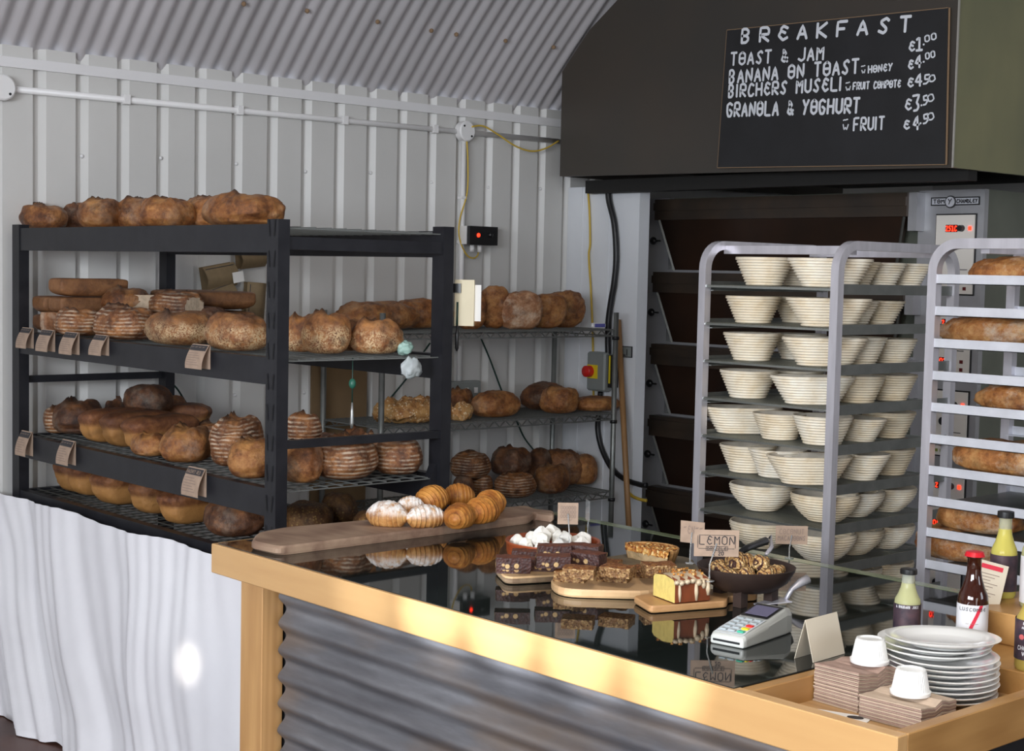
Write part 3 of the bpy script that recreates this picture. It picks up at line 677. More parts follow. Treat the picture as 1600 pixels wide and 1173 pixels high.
# stacked brick-shaped loaves (tin rye) at the left
def brick(x0, x1, yt, yb, X, lab, rz=0, L=.24):
    A, B = ax(x0, yb, X), ax(x1, yb, X); w = abs(A.y-B.y); h = abs(ax(x0, yt, X).z-A.z); c_ = (A+B)/2
    return loaf('brick', lab, Vector((X+L/2, c_.y, max(z2, c_.z))), L, w, h, rz, group=G2)
hB = .066
for i, (dy, lv, lab) in enumerate(((5.185, 0, 'bottom brick-shaped brown loaf of the far left stack'), (5.185, 1, 'top brick-shaped brown loaf of the far left stack'),
        (5.055, 0, 'bottom brick-shaped brown loaf of the tall three-loaf stack'), (5.055, 1, 'middle brick-shaped brown loaf of the tall three-loaf stack'), (5.055, 2, 'top brick-shaped brown loaf of the tall three-loaf stack'))):
    loaf('brick', lab, (2.50 if dy < 5 else 2.49, dy, z2+lv*hB), .26, .105, hB-.002, 0, group=G2)
loaf('brick', 'long brick-shaped brown loaf at the back behind the cut white-ended loaf', (2.80, 4.80, z2+hB*1.45), .24, .36, hB, 0, group=G2)
loaf('brick', 'long brick-shaped brown loaf under the other at the back of the shelf', (2.80, 4.80, z2), .24, .36, hB*1.4, 0, group=G2)
loaf('brick', 'cut loaf showing a pale crumb face, upper shelf of black rack', (2.62, 4.84, z2+.062), .20, .14, .082, -2.08, tilt=0, group=G2, cut=.2)
pl('rustic', 158, 236, 450, 492, 2.58, z2+.075, 'rounded golden loaf with a dark fold, second tier of upper shelf', rz=1.2, r=.75, group=G2)
pl('ring', 232, 318, 457, 499, 2.60, z2+.07, 'flour-ringed loaf with a cut end, second tier of upper shelf', rz=-1.25, r=.6, group=G2, cut=.12)
pl('dark', 300, 356, 478, 506, 2.70, z2+.05, 'dark loaf behind the flour-ringed loaf with a cut end', rz=.9, r=.75, group=G2)
pl('brick', 66, 90, 490, 524, 2.36, z2, 'narrow heel-end of pale loaf beside the price cards', rz=0, r=.9, group=G2, mat_='crust_pale')
pl('ring', 86, 160, 487, 530, 2.42, z2, 'flour-striped loaf with a torn crest at the left of the front row', rz=1.3, r=.6, group=G2)
pl('ring', 146, 244, 487, 538, 2.42, z2, 'flour-ringed batard with slashes in the middle of the front row', rz=1.5, r=.55, group=G2)
pl('oat', 228, 332, 496, 550, 2.42, z2, 'oat-crusted batard, third from the right upright on upper shelf', rz=1.5, r=.55, group=G2)
pl('oat', 322, 418, 500, 557, 2.42, z2, 'oat-crusted golden batard just left of the front upright', rz=1.5, r=.55, group=G2)
pl('oat', 440, 500, 500, 560, 2.52, z2, 'oat-crusted round loaf partly hidden by the front upright', rz=.6, r=.9, group=G2)
pl('oat', 470, 548, 494, 560, 2.58, z2, 'large blistered oat-crusted round loaf right of the front upright', rz=.9, r=.9, group=G2)
pl('oat', 520, 566, 503, 552, 2.74, z2, 'oat-crusted loaf behind the two right-hand round loaves', rz=.9, r=.9, group=G2)
pl('oat', 547, 627, 503, 558, 2.72, z2, 'oat-crusted round loaf at the right end of the upper shelf', rz=.3, r=.9, group=G2)
z3 = 1.034
pl('rustic', 30, 72, 645, 684, 2.44, z3, 'striped brown loaf at the far left of the middle shelf', rz=1.2, r=.7, group=G3, mat_='crust_ring')
pl('rustic', 48, 126, 638, 690, 2.50, z3, 'big dark craggy loaf at the left of the middle shelf', rz=1.0, r=.75, group=G3, mat_='crust_dark')
pl('dark', 130, 202, 631, 680, 2.78, z3, 'floury-topped dark loaf behind the row of three tin loaves', rz=.8, r=.8, group=G3)
pl('dark', 195, 268, 612, 656, 2.70, z3+.085, 'darkest round loaf perched highest on the middle shelf', rz=.6, r=.85, group=G3, mat_='crust_dark')
pl('rustic', 215, 290, 632, 690, 2.78, z3, 'floury loaf under the perched darkest round loaf', rz=.6, r=.8, group=G3)
def tin(x, y, X0, L, W, H, z, rz, lab, g):
    """front end face bottom-centre at pixel x,y on plane X0; loaf runs away from it"""
    A = ax(x, y, X0); c_ = Vector((A.x+cos(rz)*L/2, A.y+sin(rz)*L/2, z)); return loaf('tin', lab, c_, L, W, H, rz, group=g)
tin(126, 700, 2.36, .27, .10, .115, z3, .12, 'square-ended tin loaf, left of three lined up on the middle shelf', G3)
tin(160, 704, 2.36, .27, .10, .118, z3, .12, 'square-ended tin loaf, middle of three lined up on the middle shelf', G3)
tin(196, 709, 2.355, .27, .105, .118, z3, .12, 'square-ended tin loaf, right of three lined up on the middle shelf', G3)
pl('tin', 212, 330, 648, 694, 2.80, z3, 'long brown tin loaf lying behind the row of three tin loaves', rz=2.4, r=.45, group=G3)
pl('rustic', 204, 262, 690, 725, 2.40, z3, 'small low golden loaf between tin loaves and craggy golden loaf', rz=1.3, r=.6, group=G3, mat_='crust_golden')
pl('rustic', 250, 334, 683, 739, 2.43, z3, 'craggy golden loaf left of centre on the middle shelf', rz=.8, r=.75, group=G3, mat_='crust_golden')
pl('ring', 300, 352, 684, 725, 2.68, z3, 'flour-ringed loaf behind the craggy golden loaf', rz=.8, r=.8, group=G3)
pl('ring', 328, 410, 670, 748, 2.50, z3, 'tall flour-ringed loaf with dark crest left of the front upright', rz=.4, r=.8, group=G3)
pl('rustic', 356, 430, 694, 757, 2.40, z3, 'golden loaf with a long ear touching the front upright', rz=.9, r=.8, group=G3, mat_='crust_golden')
pl('rustic', 440, 503, 706, 770, 2.46, z3, 'brown round loaf immediately right of the front upright, lower tier', rz=.5, r=.9, group=G3)
pl('ring', 447, 502, 664, 710, 2.52, z3+.105, 'flour-ringed round loaf stacked beside the front upright', rz=.5, r=.95, group=G3)
pl('dark', 480, 530, 690, 740, 2.74, z3, 'dark loaf wedged behind the large eared round loaf', rz=.5, r=.9, group=G3)
pl('ring', 491, 586, 695, 764, 2.55, z3, 'large flour-ringed round loaf with a tall burnt ear', rz=.3, r=.92, group=G3)
pl('rustic', 533, 575, 678, 740, 2.80, z3, 'dark crested loaf seen between the two ringed loaves at the right', rz=.3, r=.9, group=G3, mat_='crust_dark')
pl('ring', 556, 600, 682, 740, 2.76, z3, 'pale-ringed round loaf behind the right-hand boule', rz=.3, r=.9, group=G3)
pl('ring', 582, 660, 697, 754, 2.72, z3, 'brown round loaf at the right end of the middle shelf', rz=.9, r=.92, group=G3)
z4 = .832
tin(88, 800, 2.38, .26, .10, .125, z4, .10, 'first square-ended tin loaf from the left on the bottom shelf', G4)
tin(108, 806, 2.38, .26, .10, .125, z4, .10, 'second square-ended tin loaf from the left on the bottom shelf', G4)
tin(150, 818, 2.36, .28, .145, .120, z4, .15, 'wide floury-topped tin loaf, third on the bottom shelf', G4)
tin(208, 832, 2.37, .27, .115, .115, z4, .15, 'fourth tin loaf from the left on the bottom shelf', G4)
tin(254, 838, 2.34, .30, .115, .115, z4, .25, 'rightmost tin loaf on the bottom shelf, square end forward', G4)
pl('tin', 100, 180, 745, 790, 2.75, z4, 'dark tin loaf in the back row at the left of the bottom shelf', rz=2.4, r=.5, group=G4)
pl('tin', 190, 262, 765, 800, 2.78, z4, 'dark tin loaf in the back row behind the fourth tin loaf', rz=2.4, r=.5, group=G4)
pl('rustic', 318, 412, 796, 852, 2.46, z4, 'dark glossy slashed loaf at the right end of the bottom shelf', rz=1.2, r=.7, group=G4, mat_='crust_dark')
pl('dark', 300, 380, 790, 830, 2.72, z4, 'dark loaf behind the glossy slashed loaf on the bottom shelf', rz=1.2, r=.7, group=G4)
pl('seed', 440, 520, 775, 822, 2.66, z4, 'dark seeded loaf right of the front upright on the bottom shelf', rz=1.0, r=.7, group=G4)
pl('seed', 550, 632, 768, 815, 2.74, z4, 'dark seeded loaf behind the croissants on the bottom shelf', rz=1.0, r=.7, group=G4)
pl('seed', 500, 560, 765, 812, 2.84, z4, 'seeded loaf at the back between the two dark seeded loaves', rz=1.0, r=.8, group=G4)
pl('rustic', 434, 486, 806, 838, 2.44, z4, 'low dark loaf beside the plastic bag on the bottom shelf', rz=.9, r=.8, group=G4, mat_='crust_dark')

# ------------------------------------------------------------------ wire shelf unit against the wall
UX0, UX1, UYf, UYb = 3.70, 5.04, 4.93, 5.34
t = thing('wire_shelf_unit', 'grey wire shelving unit of bread against the white wall', 'shelving', (UX1, UYf, 0))
def L_(p): return Vector(p)-Vector((UX1, UYf, 0))
for x, y in ((UX0, UYf), (UX0, UYb), (UX1, UYf), (UX1, UYb)):
    mb = MB(); mb.smooth = True; mb.tube([L_((x, y, .0)), L_((x, y, 1.475))], .0125, 12); mb.build('post', 'steel_dull', t)
ZS = (1.395, 1.008, .645, .22)
for z in ZS:
    for x, y in ((UX0, UYf), (UX1, UYf)):
        mb = MB(); mb.smooth = True; mb.tube([L_((x, y, z-.045)), L_((x, y, z-.03))], .017, 12); mb.build('collar', 'black_plastic', t)
    mb = MB()
    for y in (UYf, UYb):
        mb.bar(L_((UX0, y, z)), L_((UX1, y, z)), .006); mb.bar(L_((UX0, y, z-.028)), L_((UX1, y, z-.028)), .006)
        x = UX0; k = 0
        while x < UX1-.03: mb.bar(L_((x, y, z if k % 2 else z-.028)), L_((x+.032, y, z-.028 if k % 2 else z)), .004); x += .032; k += 1
    for x in (UX0, UX1): mb.bar(L_((x, UYf, z)), L_((x, UYb, z)), .006); mb.bar(L_((x, UYf, z-.028)), L_((x, UYb, z-.028)), .006)
    x = UX0+.02
    while x < UX1: mb.bar(L_((x, UYf, z+.003)), L_((x, UYb, z+.003)), .003); x += .024
    mb.bar(L_((UX0, 5.13, z)), L_((UX1, 5.13, z)), .005)
    mb.build('wire_shelf', 'wire_grey', t)
W1, W2, W3 = 'loaves on the top wire shelf', 'loaves on the middle wire shelf', 'loaves on the bottom wire shelf'
zs = 1.402
pl('flat', 526, 650, 473, 516, 0, zs, 'long low floury loaf at the left end of the top wire shelf', Y=5.08, rz=.15, r=.5, group=W1, mat_='crust_golden')
pl('golden', 612, 690, 470, 516, 0, zs, 'rounded loaf behind the rear upright of the black rack', Y=5.15, rz=.1, r=.6, group=W1)
pl('golden', 640, 700, 464, 500, 0, zs+.0, 'rounded loaf at the back of the top wire shelf, half hidden', Y=5.25, rz=.1, r=.6, group=W1)
def upright(x0, x1, yt, lab, lean, mt_='crust_golden', Y=5.08):
    P = ay((x0+x1)/2, 516, Y); k = ppm((P.x, P.y, zs)); D = (x1-x0)/k*.95; h = (516-yt)/k
    o = loaf('golden', lab, (P.x, P.y, zs+h/2), D*1.0, h*1.02, .085, 0, group=W1, mat_=mt_)
    o.rotation_euler = (0, 0, 0); o.rotation_mode = 'XYZ'
    o.rotation_euler = (R_(-78), 0, R_(lean)); o.data.transform(Matrix.Translation((0, 0, -.0425))); return o
upright(706, 762, 455, 'upright round loaf just right of the hanging cream pad', -28)
upright(742, 800, 449, 'tallest upright round loaf on the top wire shelf', -22)
upright(775, 850, 457, 'upright round loaf with grey floury base facing out', -25, 'crust_pale', 5.02)
upright(820, 888, 462, 'upright round loaf second from the right on the top wire shelf', -20, 'crust_golden', 5.05)
upright(846, 917, 459, 'rightmost upright round loaf on the top wire shelf', -25, 'crust_golden', 5.12)
zs = 1.015
pl('focaccia', 583, 706, 628, 662, 0, zs, 'flat cheese-topped bread at the left of the middle wire shelf', Y=5.06, rz=.1, r=.6, group=W2)
pl('rustic', 692, 740, 611, 652, 0, zs, 'dark crusted loaf just right of the rear upright', Y=5.2, rz=.3, r=.7, group=W2)
pl('focaccia', 700, 738, 634, 658, 0, zs, 'small pale floury roll at the front of the middle wire shelf', Y=4.99, rz=.3, r=.7, group=W2)
pl('golden', 735, 811, 615, 654, 0, zs, 'smooth oval golden loaf in the middle of the middle wire shelf', Y=5.04, rz=.05, r=.6, group=W2)
pl('dark', 815, 884, 601, 642, 0, zs, 'dark round loaf standing tallest on the middle wire shelf', Y=5.15, rz=.3, r=.8, group=W2)
pl('rustic', 843, 904, 607, 648, 0, zs, 'golden craggy loaf in front of the dark round loaf', Y=5.03, rz=.3, r=.8, group=W2, mat_='crust_golden')
pl('golden', 895, 962, 625, 647, 0, zs, 'low long loaf at the right end of the middle wire shelf', Y=5.04, rz=.05, r=.5, group=W2)
zs = .652
pl('ring', 735, 770, 750, 786, 0, zs, 'small ringed loaf beneath the left boule of the bottom wire shelf', Y=5.05, rz=.3, r=.9, group=W3)
pl('dark', 706, 740, 750, 790, 0, zs, 'dark loaf at the far left of the bottom wire shelf', Y=5.05, rz=.3, r=.9, group=W3)
pl('ring', 704, 764, 718, 760, 0, zs+.085, 'flour-ringed boule stacked at the left of the bottom wire shelf', Y=5.08, rz=.3, r=.9, group=W3)
pl('ring', 773, 836, 747, 787, 0, zs, 'ringed loaf under the pointed dark boule', Y=5.02, rz=.3, r=.9, group=W3)
pl('rustic', 765, 829, 708, 752, 0, zs+.085, 'pointed dark boule stacked on the bottom wire shelf', Y=5.06, rz=.3, r=.9, group=W3, mat_='crust_dark')
pl('dark', 822, 862, 712, 770, 0, zs, 'darkest tall loaf at the back of the bottom wire shelf', Y=5.2, rz=.3, r=.9, group=W3)
pl('rustic', 834, 888, 738, 784, 0, zs, 'brown square-shouldered loaf in front on the bottom wire shelf', Y=5.02, rz=.3, r=.8, group=W3)
pl('golden', 842, 910, 718, 774, 0, zs, 'large golden loaf with a pale seam on the bottom wire shelf', Y=5.14, rz=-.3, r=.8, group=W3, mat_='crust_rustic')
pl('golden', 885, 932, 730, 776, 0, zs, 'golden loaf at the right end of the bottom wire shelf', Y=5.10, rz=-.3, r=.8, group=W3)
RELAX = [(o, g_) for o in COL.objects if o.get('category') == 'bread' and 'right trolley' not in (o.get('group') or '') and 'on top of' not in (o.get('group') or '') for g_ in (o.get('group'),)]
orig = {o.name: o.location.copy() for o, _ in RELAX}
info = {}
for o, g_ in RELAX:
    xs_ = [v.co.x for v in o.data.vertices]; ys_ = [v.co.y for v in o.data.vertices]; zs_ = [v.co.z for v in o.data.vertices]
    info[o.name] = ((max(xs_)-min(xs_))/2, (max(ys_)-min(ys_))/2, max(zs_), abs(o.rotation_euler.x) > .5)
def sup(o, d):
    a, b2, _, _ = info[o.name]; t_ = math.atan2(d.y, d.x)-o.rotation_euler.z; return math.sqrt((a*cos(t_))**2+(b2*sin(t_))**2)
for it in range(60):
    for i in range(len(RELAX)):
        A, ga = RELAX[i]
        if info[A.name][3]: continue
        for j in range(i+1, len(RELAX)):
            B, gb = RELAX[j]
            if gb != ga or info[B.name][3]: continue
            if min(A.location.z+info[A.name][2], B.location.z+info[B.name][2])-max(A.location.z, B.location.z) < .012: continue
            d = (B.location-A.location); d.z = 0; L_d = d.length or 1e-4; need = (sup(A, d)+sup(B, d))*.90
            if L_d >= need: continue
            ma = 0 if ('tin' in A['label'] or 'brick' in A['label']) else 1; mb_ = 0 if ('tin' in B['label'] or 'brick' in B['label']) else 1
            if ma+mb_ == 2:
                if A.location.xy.length < B.location.xy.length: ma = 0
                else: mb_ = 0
            if ma+mb_ == 0: continue
            push = min(.012, need-L_d)/(ma+mb_); sgn_ = 1 if B.location.xy.length > A.location.xy.length else -1
            for o, m_, sg in ((A, ma, -sgn_), (B, mb_, sgn_)):
                if not m_: continue
                v_ = Vector((o.location.x, o.location.y, 0)).normalized()
                if (o.location+v_*push*sg-orig[o.name]).length > .075: continue
                o.location += v_*push*sg
                if 'black' in (ga or ''):
                    r_ = sup(o, Vector((1, 0, 0)))*.85; o.location.x = min(max(o.location.x, 2.318+r_), 2.93-r_) if r_ < .3 else o.location.x
                    r_ = sup(o, Vector((0, 1, 0)))*.85; o.location.y = min(max(o.location.y, 3.57+min(r_, .1)), 5.265-r_)
                else:
                    r_ = sup(o, Vector((0, 1, 0)))*.85; o.location.y = min(max(o.location.y, 4.93+r_), 5.36-r_)
# thermometer
P = ay(935, 512, 4.99); t = thing('probe_thermometer', 'small white and blue thermometer at the right end of the top wire shelf', 'thermometer', (P.x, P.y, 1.402))
mb = MB(); mb.rbox((-.045, -.008, 0), (.045, .008, .024), .006); mb.build('case', 'plastic_white', t)
mb = MB(); mb.rbox((-.032, -.0095, .004), (.036, -.007, .020), .001); mb.build('display', 'lid_print', t)
# ------------------------------------------------------------------ things hung on the rack's rear upright
P = ax(726, 473, 2.99)
t = thing('notepad', 'cream card pad with white sheet clipped to the rack upright', 'notepad', (P.x, P.y, P.z), 0)
k = ppm(P); wd, hh = 31/k, 72/k
mb = MB(); mb.box((-.006, -wd/2, -hh/2), (.006, wd/2, hh/2)); o = mb.build('pad', 'pad_cream', t); o.rotation_euler = (0, 0, R_(38))
mb = MB(); mb.box((.010, -wd/2-.02, -hh/2+.015), (.012, wd/2-.01, hh/2-.015)); o = mb.build('sheet', 'paper_white', t); o.rotation_euler = (0, 0, R_(24))
mb = MB(); mb.box((-.012, wd/2-.02, hh/2-.04), (.010, wd/2+.004, hh/2-.012)); o = mb.build('clip', 'black_plastic', t); o.rotation_euler = (0, 0, R_(38))
P = ax(714, 523, 2.97); t = thing('pen_on_cord', 'black pen hanging on a green cord under the cream pad', 'pen', tuple(P))
mb = MB(); mb.smooth = True; mb.tube([(0, 0, .10), (0, 0, .03)], .003, 6); mb.build('cord', 'cable_green', t)
mb = MB(); mb.smooth = True; mb.tube([(0, 0, .03), (0, 0, 0), (0, 0, -.04), (0, 0, -.05)], [.003, .006, .006, .002], 10); mb.build('barrel', 'black_plastic', t)
P = ay(551, 575, 3.60); t = thing('pen_on_cord', 'green pendant and pen hanging below the upper shelf', 'pen', tuple(P))
k = ppm(P)
mb = MB(); mb.smooth = True; mb.tube([(0, 0, .03), (0, 0, -.10)], .0018, 6); mb.build('cord', 'cable_green', t)
mb = MB(); mb.smooth = True; mb.ball((0, 0, -.045), .011, 10, (1, 1, 1.4)); mb.build('bead', 'bag_green', t)
mb = MB(); mb.smooth = True; mb.tube([(0, 0, -.10), (0, 0, -.13), (0, 0, -.16), (0, 0, -.175)], [.003, .005, .006, .004], 10); mb.build('barrel', 'chrome_wire', t)
# disposable glove / plastic bag
def crumple(name, P, sx_, sy_, sz_, m_, lab, cat, seed):
    mb = MB(); mb.smooth = True
    def f_(u, v):
        a, b2 = u*2*pi, (v-.5)*pi; p = Vector((cos(b2)*cos(a), cos(b2)*sin(a), sin(b2)))
        k_ = 1+.45*fr(p, 1.7, seed)+.12*abs(sin(6*a+seed)); return (p.x*sx_*k_, p.y*sy_*k_, p.z*sz_*k_+sz_)
    mb.grid(f_, 30, 18); o = mb.build(name, m_); o.location = P; return tag(o, lab, cat)
P = ax(521, 812, 2.46); crumple('plastic_bag', (P.x, P.y, z4+.004), .055, .075, .036, 'bag_plastic', 'crumpled clear plastic bag on the bottom rack shelf right of the upright', 'bag', 3)
P = ax(560, 800, 2.55); crumple('plastic_bag', (P.x, P.y, z4+.004), .045, .06, .022, 'bag_green', 'green plastic bag edge beside the clear bag', 'bag', 5)
P = ay(628, 572, 3.62); crumple('plastic_glove', (P.x, P.y-.045, P.z-.03), .032, .012, .028, 'bag_plastic', 'pale plastic glove hanging over the edge of the upper shelf', 'glove', 9)
P = ay(633, 546, 3.60); crumple('plastic_glove', (P.x, P.y, 1.401), .024, .018, .018, 'glove_teal', 'green plastic glove lying at the right end of the upper shelf', 'glove', 12)

# ------------------------------------------------------------------ price cards on the rack beams
def pcard(px_, py_, wpx, hpx, ztop, lab, title):
    P = ax(px_, py_, 2.27); k = ppm(P); wd = wpx/k*1.12; hh = hpx/k
    t = thing('price_card', lab, 'card', (2.3145, P.y, ztop+.004), 0, 'folded kraft price cards on the black rack')
    mb = MB(); mb.smooth = True
    def arc(u, v): return (-.004-.026*sin(v*1.75), wd*(.5-u), .012-hh*v)
    mb.grid(arc, 2, 8); mb.grid(lambda u, v: (.004*0-.001+.0005*v, wd*(.5-u), .012-hh*v), 1, 2)
    mb.build('card', 'kraft', t)
    fn = lambda u, v: Vector(arc(u, v))+Vector((-.0015, 0, 0))
    mb = MB(); mb.grid(lambda u, v: fn(.04+.92*u, .03+.22*v), 3, 3); mb.build('header', 'ink', t)
    mb = MB(); write(mb, title, lambda u, v: Vector(arc(u, 1-v))+Vector((-.003, 0, 0)), .10, .80, .86, .80, .12, .012); mb.build('title_print', 'kraft', t)
    mb = MB()
    for i in range(6):
        v0 = .34+i*.095; mb.grid(lambda u, v: fn(.08+(.55+.25*((i*37) % 3)/3)*u, v0+.025*v), 3, 1)
    mb.build('text_lines', 'ink_soft', t)
for a_ in ((26, 534, 34, 32, 1.402, 'leftmost price card on the upper beam of the black rack', '~~~~'), (58, 539, 38, 34, 1.402, 'second price card from the left on the upper beam', '~~~~'), (95, 546, 40, 35, 1.402, 'third price card from the left on the upper beam', '~~~~'), (141, 549, 38, 32, 1.402, 'fourth price card from the left on the upper beam', '~~~~'),
           (295, 563, 46, 38, 1.402, 'price card on its own near the middle of the upper beam', '~~~~'), (25, 699, 34, 38, 1.034, 'leftmost price card on the middle beam of the black rack', '~~~~'), (90, 714, 38, 38, 1.034, 'second price card on the middle beam, below the tin loaves', '~~~~'), (289, 765, 46, 44, 1.034, 'price card headed HACKNEY WILD on the middle beam', 'HACKNEY WILD')):
    pcard(*a_)

# ------------------------------------------------------------------ counter
HC = .95; CX0, CX1, CY0, CY1 = 1.985, 3.05, 1.315, 3.35; TY = 1.646
t = thing('shop_counter', 'oak-edged shop counter with black glass top and corrugated front', 'counter', (CX0, CY0, 0))
def L_(p): return Vector(p)-Vector((CX0, CY0, 0))
mb = MB(); mb.rbox(L_((CX0, CY0, .876)), L_((CX0+.028, CY1, HC)), .002); mb.build('front_fascia', 'oak_y', t)
mb = MB(); mb.rbox(L_((CX0+.028, CY0, .876)), L_((CX1, CY0+.025, HC)), .002); mb.build('end_fascia', 'oak_x', t)
mb = MB(); mb.box(L_((CX0+.028, CY1-.022, .876)), L_((CX1, CY1, HC))); mb.build('end_fascia', 'oak_x', t)
mb = MB(); mb.rbox(L_((CX0+.028, TY-.022, .900)), L_((2.50, TY+.002, HC-.001)), .002); mb.build('tray_divider', 'oak_x', t)
mb = MB(); mb.rbox(L_((2.50, CY0+.025, .876)), L_((CX1, TY-.0, HC)), .002); mb.build('rear_block', 'oak_x', t)
mb = MB(); mb.box(L_((CX0+.028, CY0+.025, .880)), L_((2.50, TY-.022, .904))); mb.build('tray_floor', 'oak_floor', t)
mb = MB(); mb.box(L_((CX0+.028, TY, .876)), L_((CX1, CY1-.022, .944))); mb.build('glass_bed', 'slot_black', t)
mb = MB(); mb.rbox(L_((CX0+.010, TY+.003, .9445)), L_((CX1, CY1-.014, HC+.0015)), .0015); mb.build('glass_top', 'glass_black', t)
mb = MB(); mb.box(L_((CX1-.030, TY+.003, .935)), L_((CX1+.004, CY1-.014, HC+.0022))); mb.build('glass_edge', 'glass_edge', t)
mb = MB(); mb.rbox(L_((2.0, 3.134, 0)), L_((2.062, 3.232, .876)), .002); mb.build('corner_post', 'oak_z', t)
mb = MB(); mb.rbox(L_((2.0, 1.35, 0)), L_((2.062, 1.45, .876)), .002); mb.build('corner_post', 'oak_z', t)
mb = MB(); mb.smooth = True; mb.grid(lambda u, v: L_((2.048+.0115*sin(2*pi*v*.876/.0665), 1.45+(3.118-1.45)*u, .876*v)), 4, 210)
mb.build('corrugated_front', 'old_zinc', t)
mb = MB(); mb.box(L_((2.068, 1.36, 0)), L_((2.98, 3.20, .875))); mb.build('carcass', 'slot_black', t)

# ------------------------------------------------------------------ boards and bakes
ZC = HC+.002
def board(name, lab, corners, z, th, m_, hand=None, rnd=.02, under=None):
    """corners: pixel points of the top outline, anticlockwise or not; z = top height"""
    P2 = [az(x, y, z).xy for x, y in corners]; c_ = sum(P2, Vector((0, 0)))/len(P2)
    out = []
    n_ = len(P2)
    for i in range(n_):
        p, a, b2 = P2[i], P2[i-1], P2[(i+1) % n_]; da = (a-p); db = (b2-p); ra = min(rnd, da.length*.45, db.length*.45)
        A, B = p+da.normalized()*ra, p+db.normalized()*ra
        for k_ in range(5): s_ = k_/4; out.append((A*(1-s_)**2+p*2*s_*(1-s_)+B*s_*s_))
    rz = math.atan2((P2[1]-P2[0]).y, (P2[1]-P2[0]).x)
    mm = Matrix.Rotation(-rz, 2); loc = [mm @ (p-c_) for p in out]
    ar = sum(loc[i].x*loc[(i+1) % len(loc)].y-loc[(i+1) % len(loc)].x*loc[i].y for i in range(len(loc)))
    if ar < 0: loc.reverse()
    mb = MB(); n2 = len(loc)
    ins = [p*.985 for p in loc]
    vs = [(p.x, p.y, 0) for p in ins]+[(p.x, p.y, th*.25) for p in loc]+[(p.x, p.y, th*.75) for p in loc]+[(p.x, p.y, th) for p in ins]
    fs = [tuple(range(n2-1, -1, -1)), tuple(range(3*n2, 4*n2))]
    for k_ in range(3):
        for i in range(n2): j = (i+1) % n2; fs.append((k_*n2+i, k_*n2+j, k_*n2+n2+j, k_*n2+n2+i))
    mb.add(vs, fs); o = mb.build(name, [m_]+([under] if under else []))
    if under:
        for p in o.data.polygons:
            if len(p.vertices) == 4 and max(o.data.vertices[v_].co.z for v_ in p.vertices) < th*.8: p.material_index = 1
    o.location = (c_.x, c_.y, z-th); o.rotation_euler = (0, 0, rz); return tag(o, lab, 'board')
ZB = .975
o = board('bread_peel', 'long worn wooden peel board under the croissants', [(392, 845), (434, 854), (828, 805), (836, 799), (866, 803), (866, 797), (838, 795), (824, 789), (440, 824), (400, 832)], ZB, .023, 'peel_wood', rnd=.02)
def croissant(lab, x, y, wpx, hpx, ang, m_, tilt=0, dz=0, cat='croissant', bend=.25):
    P = az(x, y, ZB+dz); k = ppm(P); L, D = wpx/k, hpx/k; mb = MB(); vs = []; ear = []; burn = []; sid = []; nt_, nu = 70, 28
    for i in range(nt_+1):
        t_ = i/nt_; s_ = abs(t_-.5)*2; band = (s_*4.6) % 1.0
        rr = D*.5*max(.03, (1-s_**2.3))**.62*(1.04-.085*band); cx = (t_-.5)*L; cy = -bend*L*(s_**2)*.55
        for j in range(nu):
            a = 2*pi*j/nu; z = rr*sin(a); z = z if z > -D*.36 else -D*.36
            fl = 1+.04*fr((t_*3, cos(a), sin(a)), 2.5, seedc[0])
            vs.append((cx, cy+rr*cos(a)*1.05*fl, z*fl+D*.36)); ear.append(max(0, .75-band*1.3)*.55); burn.append(.42 if band > .88 else 0); sid.append(max(0, min(1, (sin(a)+.05)*1.6)))
    fs = [(i*nu+j, i*nu+(j+1) % nu, (i+1)*nu+(j+1) % nu, (i+1)*nu+j) for i in range(nt_) for j in range(nu)]+[tuple(range(nu-1, -1, -1)), tuple(nt_*nu+j for j in range(nu))]
    seedc[0] += 1
    me = bpy.data.meshes.new('croissant'); me.from_pydata(vs, [], fs); me.polygons.foreach_set('use_smooth', [True]*len(fs))
    for nm, arr in (('ear', ear), ('burn', burn), ('sid', sid)):
        a_ = me.attributes.new(nm, 'FLOAT', 'POINT'); a_.data.foreach_set('value', arr)
    me.materials.append(MT[m_]); o = bpy.data.objects.new('croissant', me); COL.objects.link(o); dv = P.xy.normalized()*(D*.42)
    o.location = (P.x+dv.x, P.y+dv.y, ZB+dz); o.rotation_euler = (0, tilt, ang); return tag(o, lab, cat, 'croissants on the wooden peel')
va = math.atan2(3.1, 2.6)
croissant('sugar-dusted croissant at the left end of the pile', 606, 824, 70, 46, va-1.9, 'croissant_sugar', bend=.1)
croissant('sugar-dusted croissant lying in front, centre of the pile', 664, 825, 66, 40, va-1.15, 'croissant_sugar', bend=.15)
croissant('small sugar-dusted croissant wedged behind the other two dusted ones', 641, 806, 46, 34, va-1.5, 'croissant_sugar', bend=.1)
croissant('plain golden croissant pointing forward at the centre front', 717, 826, 66, 44, va-.35, 'croissant', bend=.1)
croissant('plain golden croissant, fatter, right of the centre front one', 752, 818, 78, 46, va-.55, 'croissant', bend=.1)
croissant('plain golden croissant standing at the back left of the pile', 676, 800, 60, 46, va-.75, 'croissant', tilt=-.25, bend=.1)
croissant('plain golden croissant at the back middle of the pile', 716, 790, 52, 38, va-1.3, 'croissant', dz=.0, bend=.1)
croissant('plain golden croissant at the back right of the pile', 765, 804, 64, 42, va-.5, 'croissant', dz=.0, bend=.1)
